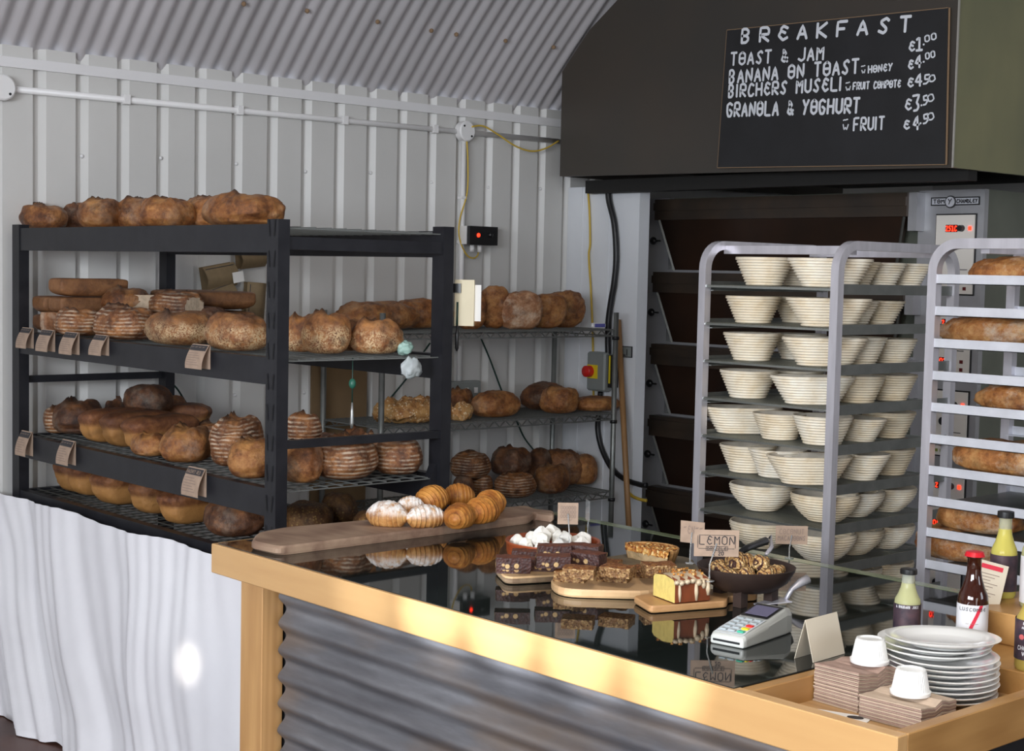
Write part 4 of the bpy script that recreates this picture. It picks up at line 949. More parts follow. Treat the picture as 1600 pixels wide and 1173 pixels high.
# terracotta dish with meringues
P = az(864, 845, 1.0); t = thing('terracotta_dish', 'round terracotta dish full of white meringues', 'dish', (P.x, P.y, ZC)); rad = .113
mb = MB(); mb.lathe([(rad*.86, 0), (rad*.95, .004), (rad*1.0, .025), (rad*1.01, .043), (rad*1.03, .047), (rad*1.02, .051), (rad*.965, .049), (rad*.95, .04), (rad*.93, .014), (rad*.6, .011)], 48); smooth_angle(mb.build('bowl', 'terracotta', t), 60)
rnd = random.Random(4)
for i in range(15):
    a = i*2.4; rr = rad*.80*math.sqrt((i+.4)/15); x, y = P.x+rr*cos(a), P.y+rr*sin(a); lv = 0 if i > 4 else 1
    mb = MB(); s_ = rnd.uniform(.020, .027); poly = []
    n_ = rnd.choice((4, 5)); vs = []
    for zz, kk in ((0, .75), (.35, 1), (.8, .85), (1.15, .25)):
        for j in range(n_): aa = 2*pi*j/n_+a+zz*.3; vs.append((s_*kk*cos(aa)*rnd.uniform(.8, 1.2), s_*kk*sin(aa)*rnd.uniform(.8, 1.2), s_*1.25*zz*rnd.uniform(.9, 1.1)))
    fs = [tuple(range(n_-1, -1, -1)), tuple(3*n_+j for j in range(n_))]+[(k_*n_+j, k_*n_+(j+1) % n_, k_*n_+n_+(j+1) % n_, k_*n_+n_+j) for k_ in range(3) for j in range(n_)]
    mb.add(vs, fs); o = mb.build('meringue', 'meringue'); o.location = (x, y, ZC+.013+(.030 if lv else .016)); 
    bv = o.modifiers.new('b', 'BEVEL'); bv.width = .003; bv.segments = 2
    tag(o, 'chunky white meringue, one of the pile filling the terracotta dish', 'meringue', 'meringues in the terracotta dish')
# brownies
board('serving_board', 'live-edge wooden board under the stacked brownies', [(772, 884), (790, 902), (880, 897), (960, 880), (930, 862), (800, 866)], ZC+.018, .016, 'board_pale', rnd=.03, under='board_bark')
def slab(name, lab, x, y, z, L, W, H, rz, mats, cat, grp, seed):
    mb = MB(); nx, ny, nz_ = 8, 5, 4; vs = {}
    P = az(x, y, z)
    fs = []; vl = []
    def vid(i, j, k_):
        if (i, j, k_) not in vs:
            p = Vector((L*(i/nx-.5), W*(j/ny-.5), H*k_/nz_)); d = noise.noise_vector(p*60+Vector((seed*5, 0, 0)))*.0022
            e = 1 if (i in (0, nx))+(j in (0, ny))+(k_ == nz_) >= 2 else 0
            q = p+d; q.x *= 1-.02*e; q.y *= 1-.03*e; q.z = max(0, q.z-(.0015*e)) if k_ else 0
            vs[(i, j, k_)] = len(vl); vl.append(q)
        return vs[(i, j, k_)]
    mi = []
    for i in range(nx):
        for j in range(ny):
            fs.append((vid(i, j, nz_), vid(i+1, j, nz_), vid(i+1, j+1, nz_), vid(i, j+1, nz_))); mi.append(1); fs.append((vid(i, j+1, 0), vid(i+1, j+1, 0), vid(i+1, j, 0), vid(i, j, 0))); mi.append(0)
    for k_ in range(nz_):
        for i in range(nx): fs += [(vid(i, 0, k_), vid(i+1, 0, k_), vid(i+1, 0, k_+1), vid(i, 0, k_+1)), (vid(i, ny, k_+1), vid(i+1, ny, k_+1), vid(i+1, ny, k_), vid(i, ny, k_))]; mi += [0, 0]
        for j in range(ny): fs += [(vid(0, j, k_+1), vid(0, j+1, k_+1), vid(0, j+1, k_), vid(0, j, k_)), (vid(nx, j, k_), vid(nx, j+1, k_), vid(nx, j+1, k_+1), vid(nx, j, k_+1))]; mi += [0, 0]
    me = bpy.data.meshes.new(name); me.from_pydata([tuple(v) for v in vl], [], fs)
    for m_ in mats: me.materials.append(MT[m_])
    me.polygons.foreach_set('material_index', mi); me.polygons.foreach_set('use_smooth', [True]*len(fs))
    try: me.set_sharp_from_angle(angle=R_(50))
    except Exception: pass
    o = bpy.data.objects.new(name, me); COL.objects.link(o); o.location = (P.x, P.y, z); o.rotation_euler = (0, 0, rz); return tag(o, lab, cat, grp)
zb = ZC+.0185; hb = .0285; VR = math.atan2(2.5, 2.3)-pi/2
for i, (x, y, lv, rz, lab) in enumerate(((802, 893, 0, VR+.05, 'nut-studded brownie, front left of the bottom layer'), (853, 890, 0, VR, 'nut-studded brownie, front middle of the bottom layer'), (905, 888, 0, VR, 'nut-studded brownie, bottom layer beside the flapjacks'),
        (825, 876, 0, VR, 'brownie in the rear row of the bottom layer, left'), (880, 873, 0, VR, 'brownie in the rear row of the bottom layer, right'),
        (802, 887, 1, VR+.05, 'brownie stacked on the front left brownie'), (864, 885, 1, VR+.02, 'brownie stacked at the front centre of the pile'), (918, 880, 1, VR-.5, 'brownie turned askew at the right of the pile'), (866, 868, 1, VR+.05, 'brownie stacked in the rear row before the dish'), (914, 868, 1, VR-.35, 'brownie stacked at the rear right of the pile'))):
    slab('brownie', lab, x, y, zb+hb*lv, .078, .044, hb-.001, rz, ['brownie', 'brownie_top'], 'brownie', 'brownies stacked on the live-edge board', i)
# flapjacks
board('serving_board', 'pale rounded board under the oat flapjacks', [(856, 905), (875, 920), (1020, 924), (1070, 900), (1040, 885), (900, 885)], ZC+.019, .018, 'board_pale', rnd=.05)
zf = ZC+.0195; hf = .024
for i, (x, y, lv, rz, lab) in enumerate(((893, 906, 0, VR-.25, 'oat flapjack, left one of the bottom layer'), (960, 906, 0, VR-.3, 'oat flapjack, middle one of the bottom layer'), (1016, 900, 0, VR-.2, 'oat flapjack, right one of the bottom layer'),
        (905, 901, 1, VR-.15, 'oat flapjack stacked on the left one'), (965, 899, 1, VR-.35, 'oat flapjack stacked on the middle one'), (1029, 895, 1, VR+.15, 'oat flapjack stacked on the right one'), (945, 890, 0, VR-.3, 'oat flapjack behind the middle stack'))):
    slab('flapjack', lab, x, y, zf+hf*lv, .070, .055, hf-.001, rz, ['flapjack', 'flapjack_top'], 'flapjack', 'oat flapjacks on the pale board', i+20)
# tart
P = az(1012, 872, ZC+.018); board('serving_board', 'dark wooden board under the nut tart', [(985, 893), (1045, 905), (1096, 893), (1080, 870), (1000, 862), (930, 872)], ZC+.018, .016, 'slate_wood', rnd=.04)
t = thing('nut_tart', 'cut golden nut tart with crimped pastry edge on the dark board', 'tart', (P.x+.0, P.y, ZC+.0185), 0)
B0 = az(1046, 886, ZC+.018); B1 = az(976, 870, ZC+.018); PT = (B0+B1)/2; RT = (B0-B1).length/2; HT = .034; A0 = math.atan2((B0-PT).y, (B0-PT).x); A1 = A0+pi
t.location = (PT.x, PT.y, ZC+.0185)
mb = MB(); mb.smooth = True
def wav(r_, c_, s_):
    a = math.atan2(s_, c_); return (r_*c_*(1+.012*sin(a*30)), r_*s_*(1+.012*sin(a*30)))
mb.lathe([(0, 0), (RT*.86, 0), (RT*.98, HT*.8), (RT, HT*1.05), (RT*.95, HT*1.02), (RT*.93, HT*.9)], 80, sx=wav, a0=A0, a1=A1); mb.build('pastry_case', 'tart_side', t)
mb = MB(); mb.smooth = True; vs = []
nr, na = 14, 60
for i in range(nr+1):
    for j in range(na+1):
        r_ = RT*.94*i/nr; a = A0+(A1-A0)*j/na; x, y = r_*cos(a), r_*sin(a); vs.append((x, y, HT*.93+.006*abs(noise.noise(Vector((x*110, y*110, 1))))+.004*noise.noise(Vector((x*40, y*40, 5)))))
mb.add(vs, [(i*(na+1)+j, (i+1)*(na+1)+j, (i+1)*(na+1)+j+1, i*(na+1)+j+1) for i in range(nr) for j in range(na)]); mb.build('nut_topping', 'nut_top', t)
mb = MB()
for a in (A0, A1): mb.add([(0, 0, 0), (RT*.86*cos(a), RT*.86*sin(a), 0), (RT*.92*cos(a), RT*.92*sin(a), HT*.6), (0, 0, HT*.6)], [(0, 1, 2, 3)])
mb.mi = 1; mb.smooth = True
for a in (A0, A1):
    def fn_(u, v): q = RT*.95*u; o_ = .004*noise.noise(Vector((u*14, v*3, 3)))-.003*(1-v); return (q*cos(a)+o_*cos(A0+pi/2)*1.0, q*sin(a)+o_*sin(A0+pi/2), HT*(.55+.42*v)-.004*max(0, noise.noise(Vector((u*17, 0, 9))))*(1-v)*2)
    mb.grid(fn_, 20, 4)
mb.build('cut_face', ['tart_cut', 'nut_top'], t)
# lemon cake on its paddle board
board('serving_board', 'small paddle-shaped board under the lemon drizzle cake', [(989, 931), (1016, 947), (1136, 938), (1138, 931), (1184, 927), (1183, 922), (1138, 923), (1130, 919), (1040, 922)], ZC+.016, .0145, 'board_mid', rnd=.012)
A, B, C_ = az(1027, 926, .968), az(1054, 944, .968), az(1109, 939, .968)
ex = (C_-B); ey = (A-B); L, W = ex.length, ey.length; rz = math.atan2(ex.y, ex.x); 
t = thing('lemon_cake', 'iced lemon drizzle cake with a yellow cut end', 'cake', (B.x, B.y, ZC+.0165), rz); sgn = 1 if (ex.x*ey.y-ex.y*ey.x) > 0 else -1; HK = .051; W = min(W, .085)
mb = MB(); mb.smooth = False
prof = [(0, .002), (0, HK*.85), (W*.08, HK*.97), (W*.5, HK*1.06), (W*.92, HK*.97), (W, HK*.85), (W, .002)]
n_ = len(prof); nl = 14
vs = []
for i in range(nl+1):
    for a, z in prof: vs.append((L*i/nl, sgn*a, z+.002*sin(i*2.1)*(1 if z > .03 else 0)))
mb.add(vs, [(i*n_+j, i*n_+j+1, (i+1)*n_+j+1, (i+1)*n_+j) for i in range(nl) for j in range(n_-1)]); mb.add([vs[j] for j in range(n_)], [tuple(range(n_))]); mb.m[-1] = 1; mb.add([vs[nl*n_+j] for j in range(n_)], [tuple(range(n_))])
mb.add([(0, 0, .0), (L, 0, 0), (L, sgn*W, 0), (0, sgn*W, 0)], [(0, 1, 2, 3)])
mb.build('sponge', ['cake_crust', 'cake_yellow'], t)
mb = MB(); mb.smooth = True
mb.grid(lambda u, v: (L*(.01+.98*u), sgn*W*(-.02+1.04*v), HK*(.90+.19*sin(pi*min(1, max(0, v))))+.0015*noise.noise(Vector((u*20, v*9, 0)))), 30, 10)
for i, (u_, dl, w_) in enumerate(((.05, .25, .008), (.13, .98, .004), (.17, .3, .009), (.34, .25, .010), (.50, .22, .010), (.60, .98, .005), (.66, .35, .009), (.80, .5, .006), (.93, .8, .006))):
    mb.tube([(L*u_, sgn*.002, HK*.90), (L*u_, sgn*-.0010, HK*(1-dl*.6)), (L*(u_+.01), sgn*-.0008, HK*(1-dl)+.003)], [w_*.7, w_*.9, w_*.5], 8)
mb.build('icing', 'icing', t)
mb = MB()
rr_ = random.Random(3)
for i in range(34): x, y = L*rr_.random(), W*rr_.uniform(.15, .9); mb.box((x, sgn*y, HK*1.05), (x+.005, sgn*y+.003, HK*1.05+.005))
mb.build('lemon_zest', 'nut_top', t)['kind'] = 'stuff'
# dark bowl on feet with macaroons
P = az(1166, 884, 1.03); t = thing('footed_bowl', 'dark brown footed bowl holding macaroons', 'bowl', (P.x, P.y, ZC)); rb = .106
mb = MB(); mb.lathe([(rb*.35, .026), (rb*.6, .030), (rb*.85, .048), (rb*.98, .072), (rb*1.0, .079), (rb*.97, .080), (rb*.93, .07), (rb*.75, .050), (rb*.45, .040), (0.001, .038)], 48, cap1=False); smooth_angle(mb.build('bowl', 'bowl_dark', t), 60)
for k_ in range(4):
    a = .5+k_*pi/2; mb = MB(); mb.box((rb*.52*cos(a)-.011, rb*.52*sin(a)-.011, 0), (rb*.52*cos(a)+.011, rb*.52*sin(a)+.011, .036)); mb.build('foot', 'bowl_dark', t)
rnd = random.Random(8)
for i in range(12):
    a = i*2.4+.5; rr = rb*.66*math.sqrt((i+.3)/12); lv = 1 if i < 4 else 0; mb = MB(); mb.smooth = True; s_ = .021
    mb.ball((0, 0, 0), s_, 24, (1, 1, .85)); mb.v = [tuple(Vector(v)*(1+.35*fr(v, 60, i+2, 2))) for v in mb.v]
    o = mb.build('macaroon', 'macaroon')
    o.location = (P.x+rr*cos(a), P.y+rr*sin(a), ZC+.064+(.022 if lv else 0)); tag(o, 'golden coconut macaroon drizzled with chocolate, in the dark footed bowl', 'macaroon', 'macaroons in the footed bowl')
# serving tongs
A, B = az(1148, 868, ZC+.09), az(1196, 845, ZC+.10)
t = thing('serving_tongs', 'black-handled tongs resting in the footed bowl', 'tongs', tuple(A))
mb = MB(); mb.smooth = True; d = B-A; mb.tube([Vector((0, 0, 0)), d*.4+Vector((0, 0, .004)), d], [.006, .008, .010], 8); mb.build('handle', 'black_plastic', t)
mb = MB(); mb.smooth = True; e = az(1204, 838, ZC+.10)-A; f2_ = az(1197, 866, ZC+.085)-A; mb.tube([d*.9, e, e*.4+f2_*.6+Vector((.006, -.006, 0)), f2_], [.004, .005, .005, .004], 8); mb.build('metal_loop', 'steel', t)
# cake slice
A = az(1180, 945, ZC+.003); B = az(1228, 937, ZC+.01); C_ = az(1262, 905, ZC+.05)
t = thing('cake_slice', 'silver cake slice lying on the glass beside the paddle board', 'cake slice', tuple(A))
n1 = Vector((B-A).xy).normalized(); nn = Vector((-n1.y, n1.x, 0))
mb = MB(); q = B-A; mb.add([Vector((0, 0, 0))-nn*.008, Vector((0, 0, 0))+nn*.008, q+nn*.026, q-nn*.026]+[Vector((0, 0, .002))-nn*.008, Vector((0, 0, .002))+nn*.008, q+nn*.026+Vector((0, 0, .002)), q-nn*.026+Vector((0, 0, .002))], [(0, 1, 2, 3), (7, 6, 5, 4), (0, 4, 5, 1), (1, 5, 6, 2), (2, 6, 7, 3), (3, 7, 4, 0)]); mb.build('blade', 'steel', t)
mb = MB(); mb.smooth = True; e = C_-A; mb.tube([q+Vector((0, 0, .001)), q*.75+e*.25+Vector((0, 0, .012)), q*.35+e*.65+Vector((0, 0, .008)), e], [.005, .006, .009, .011], 10); mb.build('handle', 'steel', t)
# label cards on clear stands
def sign(lab, px_, yt, yb, w_, foot, zf_, lines, depth=None, rz=None, side=False, cols='kraft'):
    """card centred at px_ between yt..yb; stand foot at pixel foot on height zf_"""
    F = az(foot[0], foot[1], zf_); k = ppm(F); hgt = (foot[1]-(yt+yb)/2)/k; wd = w_/k; hh = (yb-yt)/k
    dx = (px_-foot[0])/k; side_ = Vector((rt.x, rt.y, 0)).normalized(); rz_ = math.atan2(side_.y, side_.x) if rz is None else rz
    t = thing('label_card', lab, 'sign', tuple(F), rz_, 'handwritten labels on clear stands')
    mb = MB(); mb.smooth = True; mb.tube([(0, 0, 0), (0, 0, hgt*.45), (dx, -.0, hgt)], [.002, .0016, .0016], 6); mb.tube([(0, 0, 0), (0, 0, .002)], .011, 14); mb.build('stand', 'acrylic', t)
    mb = MB(); mb.box((dx-wd/2, .0025, hgt-hh/2), (dx+wd/2, .0035, hgt+hh/2)); mb.build('card', cols, t)
    if lines:
        mb = MB(); fn = plane_fn((dx-wd/2, .0018, hgt-hh/2), (wd, 0, 0), (0, 0, hh))
        fn2 = lambda u, v: fn(u*hh/wd, v)
        for txt, u0_, v0_, u1_, h, lw in lines: write(mb, txt, fn2, u0_*wd/hh, v0_, u1_*wd/hh, v0_, h, lw)
        mb.build('handwriting', 'ink_soft' if w_ < 60 else 'ink', t)
        if w_ > 60:
            mb = MB()
            for (a, b2, c2_, d2) in ((.10, .30, .90, .30), (.10, .80, .90, .80), (.08, .32, .08, .78), (.92, .32, .92, .78), (.27, .38, .75, .38), (.27, .23, .75, .23), (.27, .23, .27, .38), (.75, .23, .75, .38)):
                p, q2 = fn(a, b2), fn(c2_, d2); mb.bar(p, q2, .0008)
            mb.build('drawn_frame', 'ink', t)
    return t
sign('handwritten brownie label standing before the meringue dish', 886, 785, 819, 32, (889, 862), ZC+.045, [('oooooo', .15, .70, .88, .15, .025), ('oooooo', .15, .50, .88, .15, .025), ('oooooo', .15, .30, .88, .15, .025), ('~~', .3, .1, .7, .14, .03)])
sign('kraft label reading LEMON DRIZZLE above the lemon cake', 1118, 827, 869, 70, (1108, 908), ZC+.058, [('LEMoN', .12, .45, .9, .32, .035), ('DRIZZLE', .30, .25, .72, .11, .016), ('2 20', .42, .05, .66, .14, .03)])
sign('smaller kraft label half hidden behind the LEMON DRIZZLE label', 1080, 814, 848, 40, (1078, 880), ZC+.03, [('~EN~~', .14, .42, .92, .38, .03)], rz=math.atan2(rt.y, rt.x)-.5)
sign('kraft label reading COCONUT MACAROONS right of the bowl', 1236, 821, 850, 50, (1233, 872), ZC+.0, [('COCONUT', .12, .55, .88, .28, .03), ('MACAROONS', .08, .2, .92, .26, .04)])
sign('blank label seen nearly edge-on behind the meringue dish', 914, 780, 812, 30, (918, 842), ZC, None, rz=va+.12, cols='acrylic')
# card reader
A, B, C_, D_ = az(1124, 1003, .955), az(1163, 1012, .955), az(1240, 985, .955), az(1190, 968, .955)
ex = ((C_-B)); L = ex.length*1.0; rz = math.atan2(ex.y, ex.x); ey = A-B; W = .078
t = thing('card_reader', 'grey chip-and-pin card reader lying on the black glass', 'card reader', (B.x, B.y, ZC), rz)
mb = MB(); L = .195
prof = [(0, .003, .018), (.01, .001, .024), (.09, .0, .036), (.165, .0, .050), (.188, .002, .048), (.195, .006, .030)]
vs = []
for x, ins, z in prof: vs += [(x, ins, .0), (x, W-ins, .0), (x, W-ins, z*.75), (x, W-ins-.006, z), (x, ins+.006, z), (x, ins, z*.75)]
k6 = 6; fs = [(5, 4, 3, 2, 1, 0), tuple((len(prof)-1)*6+j for j in range(6))]
for i in range(len(prof)-1):
    for j in range(6): j2 = (j+1) % 6; fs.append((i*6+j, i*6+j2, i*6+6+j2, i*6+6+j))
mb.add(vs, fs); o = outward(mb.build('housing', 'reader_grey', t)); bv = o.modifiers.new('b', 'BEVEL'); bv.width = .004; bv.segments = 3; o.data.polygons.foreach_set('use_smooth', [False]*len(o.data.polygons))
def topz(x): 
    for (a, _, za), (b2, _, zb_) in zip(prof, prof[1:]):
        if a <= x <= b2: return za+(zb_-za)*(x-a)/(b2-a)
    return prof[-1][2]
mb = MB(); mb.grid(lambda u, v: (.006+.088*u, .008+(W-.016)*v, topz(.006+.088*u)+.0012), 4, 1); mb.build('keypad_plate', 'reader_light', t)
mb = MB(); mb.grid(lambda u, v: (.100+.068*u, .009+(W-.018)*v, topz(.100+.068*u)+.0015), 3, 1); mb.build('screen_bezel', 'black_plastic', t)
mb = MB(); mb.grid(lambda u, v: (.108+.048*u, .014+(W-.028)*v, topz(.108+.048*u)+.0025), 3, 1); mb.build('screen', 'screen', t)
for r_ in range(5):
    for c2_ in range(3 if r_ < 4 else 3):
        x = .014+r_*.0165; y = .012+c2_*.019; m_ = 'key_grey'
        if c2_ == 0 and r_ < 3: m_ = ('key_enter', 'yellow_plastic', 'red_plastic')[r_]
        mb = MB(); z = topz(x+.005); mb.rbox((x, y, z+.0005), (x+.011, y+.014, z+.004), .001); mb.build('key', m_, t)
mb = MB(); mb.box((-.0015, .010, .007), (.001, W-.010, .011)); mb.build('card_slot', 'black_plastic', t)
# folded blank card
A, B, C_ = az(1268, 1036, ZC), az(1322, 1020, ZC), az(1240, 1028, ZC)
t = thing('tent_card', 'blank cream tent card standing behind the napkins', 'card', tuple((A+B)/2))
rz = math.atan2((B-A).y, (B-A).x); t.rotation_euler = (0, 0, rz); wd = .105; hh = .078; 
mb = MB(); mb.box((-wd/2, -.0005, 0), (wd/2, .0005, hh)); o = mb.build('front_leaf', 'card_cream', t); o.rotation_euler = (R_(-15), 0, 0)
mb = MB(); mb.box((-wd/2, -.0005, 0), (wd/2, .0005, hh)); o = mb.build('back_leaf', 'card_cream', t); o.rotation_euler = (R_(15), 0, 0); o.location = (0, 2*hh*sin(R_(15)), 0)

# ------------------------------------------------------------------ tray contents
ZT = .9045
def napstack(lab, x, y, z, L, W, H, rz, seed):
    mb = MB(); n_ = int(H/.0030); rr_ = random.Random(seed)
    P = az(x, y, z)
    for i in range(n_):
        z0 = i*H/n_; dx, dy = rr_.uniform(-.0012, .0012), rr_.uniform(-.0012, .0012); hh_ = H/n_*.86
        def wv(u): return .0035*sin(u*9+seed)*(i/n_)+.002*sin(u*17+2*seed)*(i/n_)
        m1 = 10; vs = []
        for k_ in range(m1+1):
            u = k_/m1; xx = L*(u-.5)+dx; w_ = wv(u)
            vs += [(xx, -W/2+dy, z0+w_), (xx, W/2+dy, z0+w_*.4), (xx, W/2+dy, z0+w_*.4+hh_), (xx, -W/2+dy, z0+w_+hh_)]
        fs = [(3, 2, 1, 0), tuple(m1*4+j for j in range(4))]
        for k_ in range(m1):
            for j in range(4): fs.append((k_*4+j, k_*4+(j+1) % 4, k_*4+4+(j+1) % 4, k_*4+4+j))
        mb.mi = i % 2; mb.add([(a, b2, max(0, c2_)) for a, b2, c2_ in vs], fs)
    o = outward(mb.build('napkin_stack', ['kraft_nap', 'kraft_nap2'])); o.location = P; o.rotation_euler = (0, 0, rz); return tag(o, lab, 'napkins', 'stacks of brown paper napkins')
mat('kraft_nap', (.50, .38, .28), .85, var=.1, vscale=60); mat('kraft_nap2', (.36, .24, .19), .85, var=.15, vscale=60)
A = az(1263, 1090, ZT); B = az(1345, 1103, ZT)
n1x, n1y = 2.235, 1.565; n2x, n2y = 2.205, 1.455
def at_(x, y, z): d = Vector((x, y, z)); v_ = d-CP; w_ = v_.dot(fw); return (800+FPX*v_.dot(rt)/w_, 586.5-FPX*v_.dot(up)/w_)
p = at_(2.232, 1.570, ZT); napstack('taller stack of brown paper napkins beside the plates', p[0], p[1], ZT, .105, .098, .066, R_(-3), 1)
p = at_(2.215, 1.450, ZT); napstack('lower stack of brown paper napkins at the near tray corner', p[0], p[1], ZT, .110, .120, .040, R_(2), 2)
def ramekin(lab, x, y, z):
    P = az(x, y, z); mb = MB(); prof = [(.0335, 0), (.0345, .002), (.0345, .0065), (.0315, .008)]; n_ = 90; vs = []
    mb.smooth = False
    def flute(r_, c_, s_):
        a = math.atan2(s_, c_); q = 1+.014*sin(a*44); return (r_*c_*q, r_*s_*q)
    mb.lathe(prof, 64); mb.lathe([(.0315, .008), (.0255, .040)], 264, sx=flute, cap0=False, cap1=False); mb.lathe([(.0255, .040), (.0245, .0435), (.020, .044), (.0185, .042), (.001, .0415)], 48, cap0=False)
    o = smooth_angle(mb.build('ramekin', 'porcelain'), 35); o.location = (P.x, P.y, z); return tag(o, lab, 'ramekin', 'upturned white ramekins')
p = at_(2.262, 1.562, ZT+.068); ramekin('upturned white ramekin on the taller napkin stack', p[0], p[1], ZT+.0695)
p = at_(2.225, 1.452, ZT+.042); ramekin('upturned white ramekin on the lower napkin stack in front', p[0], p[1], ZT+.0435)
words = ['topmost', 'second', 'third', 'fourth', 'fifth', 'sixth', 'seventh', 'eighth', 'ninth', 'tenth', 'eleventh', 'twelfth']
mb = MB(); rp = .101
mb.lathe([(rp*.55, 0), (rp*.57, .002), (rp*.60, .004), (rp*.86, .0105), (rp*.99, .0155), (rp, .0172), (rp*.985, .0178), (rp*.86, .0135), (rp*.66, .0085), (rp*.60, .006), (.001, .0055)], 64, cap1=False)
plate0 = smooth_angle(mb.build('side_plate', 'porcelain'), 50)
PP = Vector((2.372, 1.487)); npl = 11; rnd = random.Random(2)
for i in range(npl):
    o = plate0 if i == 0 else plate0.copy()
    if i: COL.objects.link(o)
    top = i == npl-1
    sh = .020 if npl-4 < i < npl-1 else 0; o.location = (PP.x+sh*.35+rnd.uniform(-.0025, .0025), PP.y+sh+rnd.uniform(-.0025, .0025), ZT+i*.0096+(0.002 if top else 0)); o.rotation_euler = (R_(2.5) if top else 0, R_(-1.5) if top else 0, rnd.uniform(0, 6))
    tag(o, 'white round side plate, %s from the top of the front stack' % words[npl-1-i] if not top else 'white round side plate, topmost and slightly tilted on the front stack', 'plate', 'white side plates in the oak tray')
# ------------------------------------------------------------------ bottles and crate on the rear block
ZR = HC+.0005
t = thing('wooden_crate', 'low oak block behind the brown bottle carrying other bottles', 'crate', (2.66, 1.50, ZR))
mb = MB(); mb.rbox((0, -.16, 0), (.26, .13, .062), .003); mb.build('body', 'oak_x', t)
P = (2.645, 1.60)
A = az(1508, 962, ZR+.064)
t = thing('paper_menu', 'cream printed leaflet with a red heading leaning behind the brown bottle', 'leaflet', (2.70, 1.605, ZR+.0625), math.atan2(rt.y, rt.x)+.0)
mb = MB(); mb.box((-.034, -.0006, 0), (.034, .0006, .085)); o = mb.build('sheet', 'card_cream', t); o.rotation_euler = (R_(-8), R_(14), 0)
mb = MB(); mb.box((-.020, -.0016, .070), (.024, -.0008, .079)); o = mb.build('heading', 'label_red', t); o.rotation_euler = (R_(-8), R_(14), 0)
mb = MB()
for i in range(9): mb.box((-.028, -.0016, .060-i*.0062), (.02-.008*(i % 3), -.0008, .0612-i*.0062))
o = mb.build('text_lines', 'ink_soft', t); o.rotation_euler = (R_(-8), R_(14), 0)
def bottle(lab, x, y, z, H, Rb, glass, cap, label, texts, fill=1, neck=.0125, crown=False, lz=(.12, .52), stripe=False, fruit=None):
    t = thing('drinks_bottle', lab, 'bottle', (x, y, z), 0, 'drinks bottles at the counter corner')
    pr = [(Rb*.90, 0), (Rb, .006), (Rb, H*.50), (Rb*.95, H*.56), (Rb*.72, H*.64), (neck*1.15, H*.73), (neck, H*.80), (neck*.98, H*.93), (neck*1.12, H*.94), (neck*1.12, H*.965)]
    mb = MB(); mb.lathe(pr, 40); smooth_angle(mb.build('body', glass, t), 60)
    if glass != 'glass_brown':
        mb = MB(); mb.lathe([(neck*1.02, H*.795), (neck*1.0, H*.93)], 24, cap0=False, cap1=False); mb.build('empty_neck', 'acrylic', t)
    mb = MB(); mb.lathe([(neck*1.32, H*.925), (neck*1.34, H*.945), (neck*1.30, H*.995), (neck*1.1, H)] if not crown else [(neck*1.45, H*.955), (neck*1.35, H*.975), (neck*1.2, H), (neck*.8, H*1.005)], 24); smooth_angle(mb.build('cap', cap, t))
    f = math.atan2(-y, -x)   # faces the camera
    def cyl(u, v): a = f+u/Rb; return Vector(((Rb+.0010)*cos(a), (Rb+.0010)*sin(a), v))
    if label:
        mb = MB(); mb.smooth = True; mb.grid(lambda u, v: cyl((u-.5)*2*Rb*2.6, H*(lz[0]+(lz[1]-lz[0])*v)), 36, 1); lo = mb.build('label', label, t)
        def cy2(u, v): a = f+u/Rb; return Vector(((Rb+.0018)*cos(a), (Rb+.0018)*sin(a), v))
        for txt, v_, h_, w_, m_ in texts:
            mb = MB(); write(mb, txt, cy2, -w_/2, H*v_, w_/2, H*v_, h_, h_*.16); mb.build('label_text', m_, lo)
        if stripe:
            mb = MB(); n_ = 12
            mb.grid(lambda u, v: cy2(-.008+.022*u+(.006*(v-.5)), H*(lz[0]+.10+(lz[1]-lz[0]-.10)*u)+(v-.5)*.0), n_, 1)
            mb.v = []; mb.f = []; mb.m = []; mb.sm = []
            for k_ in range(12):
                u = k_/12; u2 = (k_+1)/12
                p_ = lambda q, e: cy2(-.010+.026*q+e, H*(lz[0]+.07+(lz[1]-lz[0]-.07)*q))
                mb.add([p_(u, -.0033), p_(u, .0033), p_(u2, .0033), p_(u2, -.0033)], [(0, 1, 2, 3)])
            mb.build('stripe', 'label_red', lo)
        if fruit:
            for (u_, v_, r_, m_) in fruit:
                mb = MB(); c_ = cy2(u_, H*v_); e1 = (cy2(u_+.001, H*v_)-c_).normalized()
                mb.add([c_+e1*(r_*cos(a*pi/6))+Vector((0, 0, r_*sin(a*pi/6))) for a in range(12)], [tuple(range(12))]); mb.build('printed_fruit', m_, lo)
    return t
RIGHT = 'ink'
bottle('brown glass bottle with red crown cap and white label', 2.590, 1.560, ZR, .186, .0285, 'glass_brown', 'cap_red', 'label_white', [('LUSCOMBE', .41, .0062, .050, 'ink'), ('~~~', .26, .0045, .022, 'ink_soft'), ('BEER', .19, .0045, .020, 'ink')], crown=True, lz=(.06, .47), stripe=True, neck=.0135)
bottle('pale yellow juice bottle with black cap behind the plates', 2.560, 1.685, ZR+.0015, .135, .0255, 'juice_pale', 'cap_black', 'label_dark', [('& RHUBARB JUICE', .45, .005, .044, 'label_white')], lz=(.08, .50), neck=.0125)
bottle('apple juice bottle with dark fruit label at the right edge', 2.535, 1.405, ZR, .168, .0285, 'juice_gold', 'cap_black', 'label_dark', [('& BRAMLEY', .505, .0050, .030, 'label_white'), ('APPLE JUICE', .46, .0046, .034, 'label_white'), ('CHEGWORTH', .23, .0075, .048, 'label_white'), ('VALLEY', .165, .0075, .030, 'label_white')], lz=(.12, .555), fruit=[(.004, .36, .0075, 'fruit_pink'), (-.017, .37, .005, 'fruit_pink')])
bottle('deep yellow juice bottle with black cap behind the brown bottle', 2.80, 1.620, ZR+.0625, .175, .026, 'juice_yellow', 'cap_black', 'label_dark', [], lz=(.08, .50))
